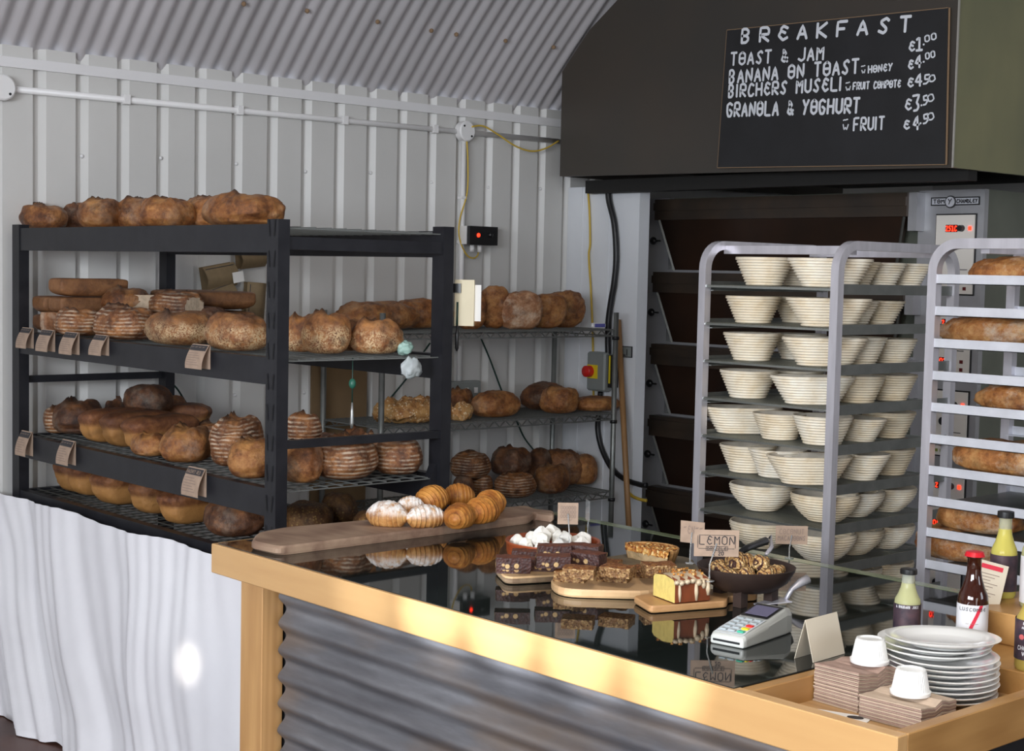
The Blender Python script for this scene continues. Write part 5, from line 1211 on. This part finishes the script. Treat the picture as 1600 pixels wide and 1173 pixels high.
bottle('tall pale lemonade bottle with white label at the right edge', 2.76, 1.525, ZR+.0625, .205, .030, 'juice_pale', 'cap_black', 'label_white', [('LUSCOMBE', .42, .006, .046, 'ink')], lz=(.05, .50), fruit=[(-.008, .27, .008, 'lemon_print'), (-.012, .31, .006, 'leaf_print')], neck=.0135)
# flyer in the tray
A = az(1275, 1104, ZT); t = thing('business_card', 'white leaflet with a small black emblem in the oak tray', 'leaflet', (2.135, 1.535, ZT), R_(-70))
mb = MB(); mb.box((-.055, -.020, 0), (.055, .020, .0012)); mb.build('sheet', 'paper_white', t)
mb = MB(); mb.smooth = False; mb.lathe([(.012, .0013), (.012, .0018)], 20, (.030, .003, 0), 1.2, .75); mb.build('emblem', 'ink', t)

# ------------------------------------------------------------------ trolley 1 with cane baskets
T1X, T1Y0, T1Y1, T1D = 3.60, 2.640, 3.165, .625
t = thing('rack_trolley', 'stainless trolley carrying cane proofing baskets behind the counter', 'trolley', (T1X, T1Y0, 0))
def L_(p): return Vector(p)-Vector((T1X, T1Y0, 0))
def uframe(name, A, B, z0, z1, w, r, tt, mt_='steel'):
    A, B = Vector(A), Vector(B); d = (B-A).normalized(); pts = [A+Vector((0, 0, z0)), A+Vector((0, 0, z1-r))]
    for k_ in range(1, 9): a = k_/8*pi/2; pts.append(A+d*(r-r*cos(a))+Vector((0, 0, z1-r+r*sin(a))))
    for k_ in range(0, 9): a = k_/8*pi/2; pts.append(B-d*(r-r*sin(a))+Vector((0, 0, z1-r+r*cos(a))))
    pts.append(B+Vector((0, 0, z0))); mb = MB(); mb.smooth = False
    mb.tube(pts, w/math.sqrt(2), 4, sq=True); return smooth_angle(mb.build(name, mt_, tt), 50)
for y in (T1Y0+.0125, T1Y1-.0125): uframe('side_frame', L_((T1X+.0125, y, 0)), L_((T1X+T1D-.0125, y, 0)), .13, 1.748, .027, .075, t)
for x in (T1X+.09, T1X+T1D-.10):
    mb = MB(); mb.box(L_((x, T1Y0+.02, 1.722)), L_((x+.022, T1Y1-.02, 1.7475))); mb.build('top_bar', 'steel', t)
for x in (T1X, T1X+T1D-.025): mb = MB(); mb.box(L_((x, T1Y0+.02, .15)), L_((x+.025, T1Y1-.02, .175))); mb.build('base_bar', 'steel', t)
for x in (T1X+.012, T1X+T1D-.012):
    for y in (T1Y0+.012, T1Y1-.012):
        mb = MB(); mb.smooth = False; c_ = L_((x, y, .05)); mb.lathe([(.05, -.014), (.05, .014)], 20); o = mb.build('castor', 'black_plastic', t); o.rotation_euler = (pi/2, 0, 0); o.location = (c_.x, c_.y, .051)
        mb = MB(); mb.box((c_.x-.012, c_.y-.018, .05), (c_.x+.012, c_.y+.018, .135)); mb.build('castor_fork', 'steel_dull', t)
ZTR = [1.628-.1165*k for k in range(12)]
for z in ZTR:
    for y, d in ((T1Y0+.013, 1), (T1Y1-.013, -1)):
        mb = MB(); y0, y1 = sorted((y-d*.0, y+d*.028)); mb.box(L_((T1X+.022, y0, z-.022)), L_((T1X+T1D-.022, y1, z-.019))); yy = y-d*.006; y0, y1 = sorted((yy, yy+d*.004)); mb.box(L_((T1X+.022, y0, z-.022)), L_((T1X+T1D-.022, y1, z+.008))); mb.build('runner', 'steel_dull', t)
mb = MB()
y0, y1, x0, x1 = .026, T1Y1-T1Y0-.026, .006, T1D-.03
for yy in (y0, y1): mb.bar((x0, yy, 0), (x1, yy, 0), .006)
for xx in (x0, x1): mb.bar((xx, y0, 0), (xx, y1, 0), .006)
for k in (1, 2, 3): mb.bar((x0+(x1-x0)*k/4, y0, -.003), (x0+(x1-x0)*k/4, y1, -.003), .005)
y = y0+.009
while y < y1: mb.bar((x0, y, .0035), (x1, y, .0035), .0026); y += .0105
tray0 = mb.build('wire_tray', 'tray_wire')
def basket(name, a, b, h, bowl=False, n=56):
    """a,b half axes at the rim"""
    nc = 10; mb = MB(); mb.smooth = True; prof = []
    def rad_(s_): return (.60+.40*s_) if not bowl else (.42+.58*math.sin(min(1, s_*1.02)*pi/2)**.9)
    c = .5*h/nc
    for i in range(nc):
        s0 = i/nc; s1 = (i+1)/nc
        for k_ in range(5):
            q_ = (.04, .25, .5, .75, .96)[k_]; s_ = s0+(s1-s0)*q_; bl = sin(pi*q_)**.6; prof.append((rad_(s_)+(.075*bl-.055), h*s_))
    out = [(rad_(0)*.8, 0)]+prof+[(1.0, h), (.985, h+.003), (.95, h+.001)]; inn = [(rad_(1-k_/6)*.93-.01, h*(1-k_/6)+.003*(k_ == 6)) for k_ in range(1, 7)]
    st = (a-b)
    def sx(r_, c_, s_):
        # stadium: straight run of length st*2 shrinks slightly with the radius
        return (r_*b*c_+math.copysign(st*r_, c_)*min(1, abs(c_)*3), r_*b*s_)
    mb.lathe(out, n, sx=sx, cap1=False); mb.mi = 1; mb.lathe([out[-1]]+inn, n, sx=sx, cap0=False); mb.mi = 0
    o = mb.build(name, ['cane', 'flour_in']); return o
protos = {'r': basket('proofing_basket', .086, .086, .080), 'o': basket('proofing_basket', .125, .074, .080), 'b': basket('proofing_basket', .098, .098, .078, True)}
used = set()
KN = {'r': 'round', 'o': 'oval', 'b': 'bowl-shaped'}
def putb(kind, X, Y, z, lab, rz=0, s=1, hs=1, tilt=0):
    p = protos[kind]
    if kind in used: o = p.copy(); COL.objects.link(o)
    else: o = p; used.add(kind)
    o.location = (X, Y, z); o.rotation_euler = (tilt, 0, rz); o.scale = (s, s, s*hs); return tag(o, lab, 'basket', 'cane proofing baskets on the trolley')
ORD = ['topmost', 'second', 'third', 'fourth', 'fifth', 'sixth', 'seventh', 'eighth', 'ninth']
# kind, pixel centre x, extent in px, X of the centre
TR = {0: [('r', 1189, 95, 3.71, 'front left'), ('o', 1292, 130, 3.70, 'front right'), ('r', 1358, 80, 3.87, 'second deep'), ('r', 1383, 75, 3.99, 'third deep'), ('r', 1428, 60, 4.12, 'fourth deep'), ('r', 1238, 70, 3.98, 'behind left')],
      1: [('r', 1172, 88, 3.70, 'front left'), ('o', 1300, 130, 3.70, 'front right'), ('r', 1222, 90, 3.90, 'behind left'), ('r', 1360, 80, 3.92, 'second deep'), ('o', 1410, 90, 4.08, 'third deep')],
      2: [('r', 1173, 100, 3.71, 'front left'), ('o', 1285, 130, 3.70, 'front right'), ('r', 1240, 90, 3.93, 'behind left'), ('r', 1362, 92, 3.93, 'second deep'), ('r', 1415, 80, 4.10, 'third deep')],
      3: [('r', 1166, 94, 3.71, 'front left'), ('o', 1268, 128, 3.70, 'front right'), ('r', 1340, 90, 3.90, 'second deep'), ('r', 1405, 85, 4.08, 'third deep'), ('r', 1232, 80, 3.98, 'behind left')],
      4: [('o', 1160, 118, 3.74, 'front left'), ('r', 1219, 86, 3.70, 'front middle'), ('r', 1307, 102, 3.70, 'front right'), ('o', 1392, 104, 3.93, 'second deep'), ('r', 1440, 85, 4.12, 'third deep')],
      5: [('r', 1155, 104, 3.72, 'front left'), ('r', 1219, 100, 3.71, 'front middle'), ('o', 1267, 128, 3.66, 'front right'), ('o', 1342, 122, 3.86, 'second deep'), ('r', 1428, 95, 4.06, 'third deep')],
      6: [('b', 1197, 104, 3.74, 'front left'), ('b', 1314, 112, 3.73, 'front right'), ('b', 1366, 100, 3.92, 'second deep'), ('b', 1425, 95, 4.10, 'third deep'), ('b', 1255, 90, 3.98, 'behind left')],
      7: [('b', 1199, 108, 3.74, 'front left'), ('b', 1293, 108, 3.72, 'front right'), ('b', 1374, 104, 3.86, 'second deep'), ('b', 1438, 95, 4.06, 'third deep')],
      8: [('b', 1296, 108, 3.72, 'front right'), ('b', 1366, 100, 3.88, 'second deep'), ('b', 1430, 95, 4.08, 'third deep'), ('b', 1195, 100, 3.74, 'front left')]}
for k in range(9):
    z = ZTR[k]
    o = tray0 if k == 0 else tray0.copy()
    if k: COL.objects.link(o)
    o.location = (T1X, T1Y0, z-.008); tag(o, 'wire tray, %s level of the basket trolley counted downwards' % ORD[k], 'tray', 'wire trays in the basket trolley')
    for kind, px_, wpx, X, pos in TR[k]:
        P = ax(px_, 600, X); kk = ppm((X, P.y, z)); wreal = wpx/kk
        full = {'r': .172, 'o': .235, 'b': .196}[kind]; s_ = wreal/full; name_ = KN[kind]
        lab = '%s coiled cane basket, %s on the %s tray of the trolley' % (name_, pos, ORD[k]); nd = sum('deep' in q[4] for q in TR[k])
        if 'deep' in pos:
            n_ = ('second deep', 'third deep', 'fourth deep').index(pos)
            if nd == 3 or (k == 1): putb('o', 3.86+n_*.135, T1Y0+.155, z-.003, lab.replace(name_, 'oval'), rz=pi/2-.1, s=.86, hs=1.1)
            else: putb(kind, min(4.10, 3.885+n_*.175), T1Y0+.128, z-.003, lab, rz=(.3 if kind != 'o' else pi/2-.2), s=min(1.02, max(.88, s_)))
        elif 'behind' in pos: putb(kind, 3.92, 3.02, z-.003, lab, rz=px_*.1, s=1.0)
        elif kind == 'o': putb(kind, X+.005, max(P.y, T1Y0+.108), z-.003, lab, rz=math.atan2(rt.y, rt.x)+.1, s=min(1.03, max(.8, s_)))
        else: putb(kind, max(X, T1X+.105), min(max(P.y, T1Y0+.115), T1Y1-.118), z-.003, lab, s=min(1.05, max(.85, s_)), rz=px_*.1)

# ------------------------------------------------------------------ trolley 2 with baked loaves
T2X, T2Y1, T2D, T2W = 3.60, 2.345, .43, .62; T2Y0 = T2Y1-T2W
t = thing('rack_trolley', 'stainless trolley of baked loaves at the right edge', 'trolley', (T2X, T2Y0, 0))
def L_(p): return Vector(p)-Vector((T2X, T2Y0, 0))
for x in (T2X+.0125, T2X+T2D-.0125): uframe('side_frame', L_((x, T2Y1-.0125, 0)), L_((x, T2Y0+.0125, 0)), .13, 1.752, .027, .075, t)
for y in (T2Y0, T2Y1-.025): mb = MB(); mb.box(L_((T2X+.02, y, .15)), L_((T2X+T2D-.02, y+.025, .175))); mb.build('base_bar', 'steel', t)
for y in (T2Y0+.14, T2Y1-.17): mb = MB(); mb.box(L_((T2X+.02, y, 1.726)), L_((T2X+T2D-.02, y+.025, 1.75))); mb.build('top_bar', 'steel', t)
ZR2 = [1.669, 1.583, 1.496, 1.408, 1.322, 1.236, 1.150, 1.066, .980, .892, .806, .72]
for z in ZR2:
    for x, d in ((T2X+.002, 1), (T2X+T2D-.006, -1)):
        mb = MB(); mb.box(L_((x, T2Y0+.022, z-.026)), L_((x+.004, T2Y1-.022, z))); x0, x1 = sorted((x, x+d*.03)); mb.box(L_((x0, T2Y0+.022, z-.026)), L_((x1, T2Y1-.022, z-.024))); mb.build('runner', 'runner', t)
for x in (T2X+.012, T2X+T2D-.012):
    for y in (T2Y0+.012, T2Y1-.012):
        c_ = L_((x, y, .05)); mb = MB(); mb.lathe([(.05, -.014), (.05, .014)], 20); o = mb.build('castor', 'black_plastic', t); o.rotation_euler = (pi/2, 0, 0); o.location = (c_.x, c_.y, .051)
        mb = MB(); mb.box((c_.x-.012, c_.y-.018, .05), (c_.x+.012, c_.y+.018, .135)); mb.build('castor_fork', 'steel_dull', t)
mb = MB(); mb.box((.008, .03, -.002), (T2D-.008, T2W-.03, 0)); mb.bar((.008, .03, 0), (.008, T2W-.03, 0), .003); t20 = mb.build('baking_tray', 'steel_dull')
LV2 = (0, 2, 4, 6, 7, 8, 9)
for i, k in enumerate(LV2):
    o = t20 if i == 0 else t20.copy()
    if i: COL.objects.link(o)
    o.location = (T2X, T2Y0, ZR2[k]-.020); tag(o, 'flat baking tray on the %s runner of the loaf trolley' % ['top', '', 'third', '', 'fifth', '', 'seventh', 'eighth', 'ninth', 'tenth'][k], 'tray', 'baking trays in the loaf trolley')
GT = 'flour-dusted loaves on the right trolley'
def tl(k, x0, x1, yt, yb, lab, X=3.78, r=.55):
    z = ZR2[k]-.020; c_ = (x0+x1)/2; P = ax(c_, 600, X); kk = ppm((P.x, P.y, z)); w = (x1-x0)/kk; h = (yb-yt)/kk+.028
    return loaf('golden', lab, (P.x, P.y, z), w*1.15, .17, h, pi/2+.1, group=GT, mat_='crust_focaccia2')
crust('crust_focaccia2', (.20, .06, .015), (.42, .16, .04), (.62, .33, .12), flour=.75)
tl(0, 1516, 1680, 405, 430, 'flour-dusted loaf on the top tray of the right trolley')
tl(2, 1478, 1640, 500, 531, 'long flour-dusted loaf on the third tray of the right trolley')
tl(4, 1536, 1690, 606, 635, 'flour-dusted loaf on the fifth tray of the right trolley')
tl(6, 1504, 1670, 702, 738, 'flour-dusted loaf on the seventh tray of the right trolley')
tl(8, 1484, 1600, 800, 830, 'flour-dusted loaf behind the juice bottles on the ninth tray')
tl(9, 1450, 1570, 847, 884, 'dark glossy loaf on the tenth tray behind the brown bottle')
# ------------------------------------------------------------------ hood and chalkboard
HX, HYa, HYb = 4.95, 3.14, 5.235; hz = 2.078
t = thing('extraction_hood', 'large dark metal extraction hood over the oven', 'hood', (HX, HYa, hz))
def L_(p): return Vector(p)-Vector((HX, HYa, hz))
prof = [(HYa, 3.05)]; 
yy = HYa
def hoodz(y): return min(roofz(WY-y)-.018, 2.648+(HYb-y)*.657)
while yy < HYb: prof.append((yy, hoodz(yy))); yy += .08
prof.append((HYb, hoodz(HYb))); prof[0] = (HYa, hoodz(HYa))
def zb_(y): return 2.068+(y-HYa)/(HYb-HYa)*.035
mb = MB(); n_ = len(prof); vs = [L_((HX, y, zb_(y))) for y, z in prof]+[L_((HX, y, z)) for y, z in prof]; mb.add(vs, [(i, i+1, n_+i+1, n_+i) for i in range(n_-1)])
vs2 = [Vector(v)+Vector((.02, 0, 0)) for v in vs]; mb.add(vs2, [(i, n_+i, n_+i+1, i+1) for i in range(n_-1)]); mb.add([vs[0], vs[n_-1], vs2[n_-1], vs2[0]], [(0, 1, 2, 3)]); mb.build('front_panel', 'hood_front', t)
HD = 2.2
mb = MB(); mb.box(L_((HX+.001, HYa, zb_(HYa))), L_((HX+HD, HYa+.02, 3.4))); mb.build('side_panel', 'hood_side', t)
mb = MB(); mb.add([L_((HX+.02, HYb-.001, zb_(HYb))), L_((HX+HD, HYb-.001, zb_(HYb))), L_((HX+HD, HYb-.001, roofz(WY-HYb)-.02)), L_((HX+.02, HYb-.001, roofz(WY-HYb)-.02))], [(0, 1, 2, 3)]); mb.build('side_panel', 'hood_front', t)
mb = MB(); mb.bar(L_((HX-.001, HYa-.001, zb_(HYa))), L_((HX-.001, HYa-.001, 3.4)), .006); mb.build('corner_strip', 'hood_rim', t)
mb = MB(); mb.add([L_((HX+.02, HYa+.02, 2.16)), L_((HX+HD, HYa+.02, 2.16)), L_((HX+HD, HYb-.02, 2.16)), L_((HX+.02, HYb-.02, 2.16))], [(0, 1, 2, 3)]); mb.build('filter_panel', 'hood_under', t)
mb = MB(); mb.box(L_((HX+.14, HYa+.02, 2.03)), L_((HX+.20, HYb-.03, 2.09))); mb.build('light_bar', 'hood_under', t)
# chalkboard
BX = HX-.016
C4 = [ax(1136, 47, BX), ax(1481, 12, BX), ax(1476, 257, BX), ax(1121, 262, BX)]   # TL TR BR BL
cb = C4[3].copy()
t = thing('chalkboard', 'black menu board headed BREAKFAST hung on the hood', 'chalkboard', tuple(cb))
mb = MB(); f_ = [c-cb for c in C4]; bk = [v+Vector((.012, 0, 0)) for v in f_]; mb.add(f_+bk, [(3, 2, 1, 0), (4, 5, 6, 7), (0, 1, 5, 4), (1, 2, 6, 5), (2, 3, 7, 6), (3, 0, 4, 7)]); outward(mb.build('board', 'board_black', t))
mb = MB()
for i in range(4): mb.bar(f_[i]+Vector((.006, 0, 0)), f_[(i+1) % 4]+Vector((.006, 0, 0)), .0135, .003)
mb.build('worn_edge', 'board_edge', t)
def chalk(lines, nm):
    mb = MB()
    for txt, x0, y0, x1, y1, h, lw, *ex in lines:
        A, B = ax(x0, y0, BX-.001)-cb, ax(x1, y1, BX-.001)-cb; U = B-A; Lr = U.length; U.normalize(); V = (ax(x0, y0-50, BX)-ax(x0, y0, BX)); V = (V-U*V.dot(U)).normalized(); k = ppm((BX, 3.6, 2.3))
        write(mb, txt, plane_fn(A+Vector((-.001, 0, 0)), U, V), 0, 0, Lr, 0, h/k*1.06, lw/k*1.08, *(ex or ()))
    mb.build(nm, 'chalk', t)
chalk([('BREAKFAST', 1159, 67, 1422, 49, 21, 4.4, 2.9)], 'lettering')
chalk([('TOAST & JAM', 1142, 102, 1286, 93, 19, 3.6), ('BANANA ON TOAST', 1140, 130, 1341, 114, 20, 3.8), ('BIRCHERS MUSELI', 1139, 152, 1314, 141, 19, 3.8), ('GRANOLA & YOGHURT', 1136, 182, 1342, 176, 21, 4), ('W', 1347, 115, 1352, 114, 5, 1.6), ('~', 1346, 107, 1352, 106, 4, 1.6), ('HONEY', 1357, 114, 1394, 110, 10, 2.4), ('~', 1322, 133, 1328, 132, 4, 1.8), ('W', 1322, 142, 1329, 141, 6, 1.8), ('FRUIT COMPOTE', 1333, 140, 1407, 136, 10, 2.4), ('~', 1318, 191, 1325, 190, 4, 1.8), ('W', 1317, 203, 1325, 203, 8, 2), ('FRUIT', 1334, 204, 1381, 202, 18, 3.2)], 'lettering')
chalk([('E', 1421, 80, 1429, 79, 13, 3), ('1', 1432, 79, 1441, 78, 18, 3.4), ('.', 1442, 70, 1445, 70, 5, 3), ('oo', 1446, 66, 1463, 61, 9, 2.2), ('E', 1420, 108, 1427, 107, 12, 3), ('4', 1430, 106, 1439, 105, 18, 3.2), ('.', 1442, 97, 1445, 97, 5, 3), ('oo', 1447, 93, 1461, 89, 9, 2.2),
       ('E', 1419, 136, 1427, 135, 12, 3), ('4', 1430, 135, 1440, 134, 18, 3.2), ('5', 1443, 131, 1452, 130, 12, 2.6), ('o', 1454, 129, 1462, 125, 9, 2.2), ('E', 1415, 172, 1424, 171, 15, 3), ('3', 1428, 173, 1438, 171, 21, 3.4), ('.', 1439, 165, 1441, 165, 5, 3), ('5', 1443, 164, 1450, 162, 12, 2.6), ('o', 1452, 160, 1460, 156, 10, 2.2),
       ('E', 1413, 202, 1421, 201, 12, 3), ('4', 1427, 203, 1436, 202, 20, 3.2), ('.', 1437, 193, 1440, 193, 5, 3), ('5', 1443, 193, 1451, 191, 12, 2.6), ('o', 1452, 189, 1460, 185, 10, 2.2)], 'lettering')

# ------------------------------------------------------------------ deck oven
OX, OY0, OY1, OZ = 5.59, 3.39, 5.33, 2.03
t = thing('deck_oven', 'large five-deck bakery oven beneath the hood', 'oven', (OX, OY0, 0))
def L_(p): return Vector(p)-Vector((OX, OY0, 0))
mb = MB(); mb.box(L_((OX+.03, OY0+.004, .1)), L_((OX+1.5, OY1, OZ))); mb.build('body', 'oven_side', t)
mb = MB()
DY0, DY1 = 3.70, 5.12
mb.box(L_((OX, DY1, .1)), L_((OX+.03, OY1, OZ))); mb.box(L_((OX, OY0+.0, .1)), L_((OX+.03, DY0, OZ))); mb.box(L_((OX+.002, DY0, .1)), L_((OX+.028, DY1, .28))); mb.build('face_frame', 'oven_frame', t)
for k_ in range(5):
    zt_ = 2.02-.353*k_
    mb = MB(); mb.box(L_((OX-.075, DY0+.01, zt_-.10)), L_((OX+.028, DY1+.03, zt_-.0))); mb.build('canopy', 'oven_dark', t)
    mb = MB(); mb.box(L_((OX-.085, DY0+.01, zt_-.055)), L_((OX-.075, DY1+.03, zt_-.018))); mb.build('canopy_rail', 'steel_dull' if 0 else 'oven_dark', t)
    mb = MB(); zt2, zb2 = zt_-.10, zt_-.345
    mb.add([L_((OX-.055, DY0+.03, zt2)), L_((OX-.055, DY1+.01, zt2)), L_((OX-.004, DY1-.05, zb2)), L_((OX-.004, DY0+.10, zb2)), L_((OX-.03, DY0+.03, zt2)), L_((OX-.03, DY1+.01, zt2)), L_((OX+.012, DY1-.05, zb2)), L_((OX+.012, DY0+.10, zb2))], [(0, 1, 2, 3), (7, 6, 5, 4), (0, 4, 5, 1), (1, 5, 6, 2), (2, 6, 7, 3), (3, 7, 4, 0)]); dr = outward(mb.build('door', 'oven_door', t))
    mb = MB(); mb.bar(L_((OX-.062, DY0+.03, zt2)), L_((OX-.010, DY0+.10, zb2)), .010); mb.build('door_edge', 'wire_dark', dr); mb = MB(); mb.bar(L_((OX-.062, DY1+.01, zt2)), L_((OX-.010, DY1-.05, zb2)), .010); mb.build('door_edge', 'wire_dark', dr)
    mb = MB(); mb.box(L_((OX-.012, DY0+.0, zb2-.014)), L_((OX+.03, DY1, zb2+.004))); mb.build('sill', 'oven_frame', t)
    a = L_((OX-.012, DY1+.07, zt_-.20)); mb = MB(); mb.smooth = True; mb.ball((a.x-.025, a.y, a.z), .020, 12, (.8, 1, 1)); mb.tube([(a.x-.02, a.y, a.z), (a.x-.03, a.y-.05, a.z)], .005, 6); mb.build('lever', 'black_plastic', t)
    mb = MB(); mb.box(L_((OX-.06, DY0-.03, zt_-.16)), L_((OX+.0, DY0+.012, zt_+.0))); mb.build('hinge_arm', 'oven_frame', t)
    # control panel
    ys, ye = OY0+.035, OY0+.215; zp1 = zt_-.115 if k_ == 0 else zt_-.045; zp0 = zp1-.265
    if k_ == 0: zp1 = 1.925; zp0 = 1.60
    else: zp1 = 1.535-.34*(k_-1); zp0 = zp1-.27
    mb = MB(); mb.box(L_((OX-.006, ys-.006, zp0-.006)), L_((OX+.001, ye+.006, zp1+.006))); mb.build('panel_border', 'black_plastic', t)
    mb = MB(); mb.box(L_((OX-.012, ys, zp0)), L_((OX-.004, ye, zp1))); pn = mb.build('control_panel', 'panel_cream', t)
    hp = zp1-zp0
    def pnl(y_, z_, w_, h_, m_, nm, d_=.003): mb = MB(); mb.box(L_((OX-.012-d_, y_-w_/2, z_-h_/2)), L_((OX-.011, y_+w_/2, z_+h_/2))); return mb.build(nm, m_, pn)
    dsp = pnl(ye-.075, zp1-.055, .055, .030, 'led_dark', 'display')
    mb = MB(); write(mb, '251C' if k_ == 0 else '260C', plane_fn(L_((OX-.0165, ye-.050, zp1-.065)), (0, -1, 0), (0, 0, 1)), 0, 0, .05, 0, .020, .004); mb.build('digits', 'led_red', pn)
    for (y_, z_, r_) in ((ys+.058, zp1-.055, .014), (ye-.078, zp1-.125, .019)):
        mb = MB(); mb.lathe([(r_, 0), (r_*.9, .02)], 16); o = smooth_angle(mb.build('knob', 'black_plastic', pn)); a = L_((OX-.012, y_, z_)); o.rotation_euler = (0, -pi/2, 0); o.location = a
    for (y_, z_) in ((ys+.02, zp1-.055),): pnl(y_, z_, .014, .016, 'led_red', 'lamp')
    dsp = pnl(ye-.06, zp0+.055, .036, .030, 'led_dark', 'display')
    mb = MB(); write(mb, '01' if k_ < 3 else '05', plane_fn(L_((OX-.0165, ye-.046, zp0+.045)), (0, -1, 0), (0, 0, 1)), 0, 0, .028, 0, .020, .004); mb.build('digits', 'led_red', pn)
    for y_ in (ye-.045, ye-.068): pnl(y_, zp0+.02, .012, .012, 'key_green', 'button')
    for z_ in (zp0+.055, zp0+.022): pnl(ys+.035, z_, .014, .014, 'led_dark', 'button')
    pnl((ys+ye)/2-.02, zp0+.10, .09, .003, 'ink', 'divider_line')
# maker's plate
mb = MB(); mb.box(L_((OX-.004, OY0+.02, 1.965)), L_((OX-.001, OY0+.25, 2.0))); mp = mb.build('maker_plate', 'black_plastic', t)
mb = MB(); mb.box(L_((OX-.005, OY0+.026, 1.970)), L_((OX-.0035, OY0+.244, 1.995))); mb.build('plate_face', 'runner', mp)
mb = MB(); write(mb, 'TOM', plane_fn(L_((OX-.007, OY0+.235, 1.975)), (0, -1, 0), (0, 0, 1)), 0, 0, .05, 0, .015, .004); write(mb, 'CHANDLEY', plane_fn(L_((OX-.007, OY0+.125, 1.975)), (0, -1, 0), (0, 0, 1)), 0, 0, .095, 0, .015, .004); mb.build('lettering', 'ink', mp)
mb = MB(); mb.lathe([(.026, 0), (.026, .004)], 24); o = mb.build('emblem', 'ink', mp); o.rotation_euler = (0, -pi/2, 0); o.location = L_((OX-.004, OY0+.155, 1.98))
mb = MB(); mb.lathe([(.021, 0), (.021, .002)], 24); o = mb.build('emblem_face', 'runner', mp); o.rotation_euler = (0, -pi/2, 0); o.location = L_((OX-.008, OY0+.155, 1.98))
mb = MB(); write(mb, 'Y', plane_fn(L_((OX-.0115, OY0+.163, 1.97)), (0, -1, 0), (0, 0, 1)), 0, 0, .016, 0, .022, .004); mb.build('emblem_mark', 'ink', mp)
mb = MB()
for x in (.06, 1.4):
    for y in (.06, 1.85): mb.box((x, y, 0), (x+.06, y+.06, .1))
mb.build('feet', 'black_plastic', t)

# ------------------------------------------------------------------ light
w = bpy.data.worlds.new('sky'); S.world = w; w.use_nodes = True; bg = w.node_tree.nodes['Background']
bg.inputs[0].default_value = (.75, .85, 1, 1); bg.inputs[1].default_value = 1.2
def area(name, loc, target, sx_, sy_, e, c):
    l = bpy.data.lights.new(name, 'AREA'); l.shape = 'RECTANGLE'; l.size = sx_; l.size_y = sy_; l.energy = e; l.color = c
    o = bpy.data.objects.new(name, l); COL.objects.link(o); o.location = loc
    o.rotation_euler = (Vector(target)-Vector(loc)).to_track_quat('-Z', 'Y').to_euler(); return o
area('window_daylight', (-2.15, 1.55, 2.05), (2.5, 2.6, .95), 1.7, 1.0, 135, (.88, .93, 1))
area('window_daylight', (-2.15, -.35, 2.05), (2.5, 2.0, .95), 1.7, 1.0, 105, (.88, .93, 1))
area('door_daylight', (.3, -3.4, 1.25), (2.2, 3, 1.2), 2.5, 2.2, 38, (1, .95, .88))  # added fill from behind the camera; the doorway is unseen
area('window_daylight', (4.0, -3.35, 2.1), (5.0, 5.4, 1.3), 1.8, 1.1, 24, (.82, .90, 1))  # added to brighten the wall's right end; no window known there
area('ceiling_lamp', (1.3, 1.0, 2.95), (1.9, 1.7, 0), .5, 1.2, 26, (1, .93, .82))
def spot(name, target, e, ang, blend, loc=(-2.1, 1.2, 2.3), c=(1, .93, .82), r=.02):
    l = bpy.data.lights.new(name, 'SPOT'); l.energy = e; l.spot_size = R_(ang); l.spot_blend = blend; l.color = c; l.shadow_soft_size = r
    o = bpy.data.objects.new(name, l); COL.objects.link(o); o.location = loc
    o.rotation_euler = (Vector(target)-Vector(loc)).to_track_quat('-Z', 'Y').to_euler(); return o
for y_, e_ in ((2.70, 500), (2.46, 1900), (2.24, 2100), (2.02, 1700), (1.80, 1300)): spot('sun_glint', (1.985, y_, .952), e_, 3.4, 1, c=(.86, .92, 1))  # narrow spots added to put the bright streak on the fascia edge
spot('sun_glint', tuple(ax(300, 1040, 2.27)), 900, 1.6, .9)  # one more spot added for the bright patch on the cloth
S.view_settings.view_transform = 'Standard'; S.view_settings.look = 'None'; S.view_settings.exposure = .22; S.view_settings.gamma = 1
S.view_settings.use_curve_mapping = False
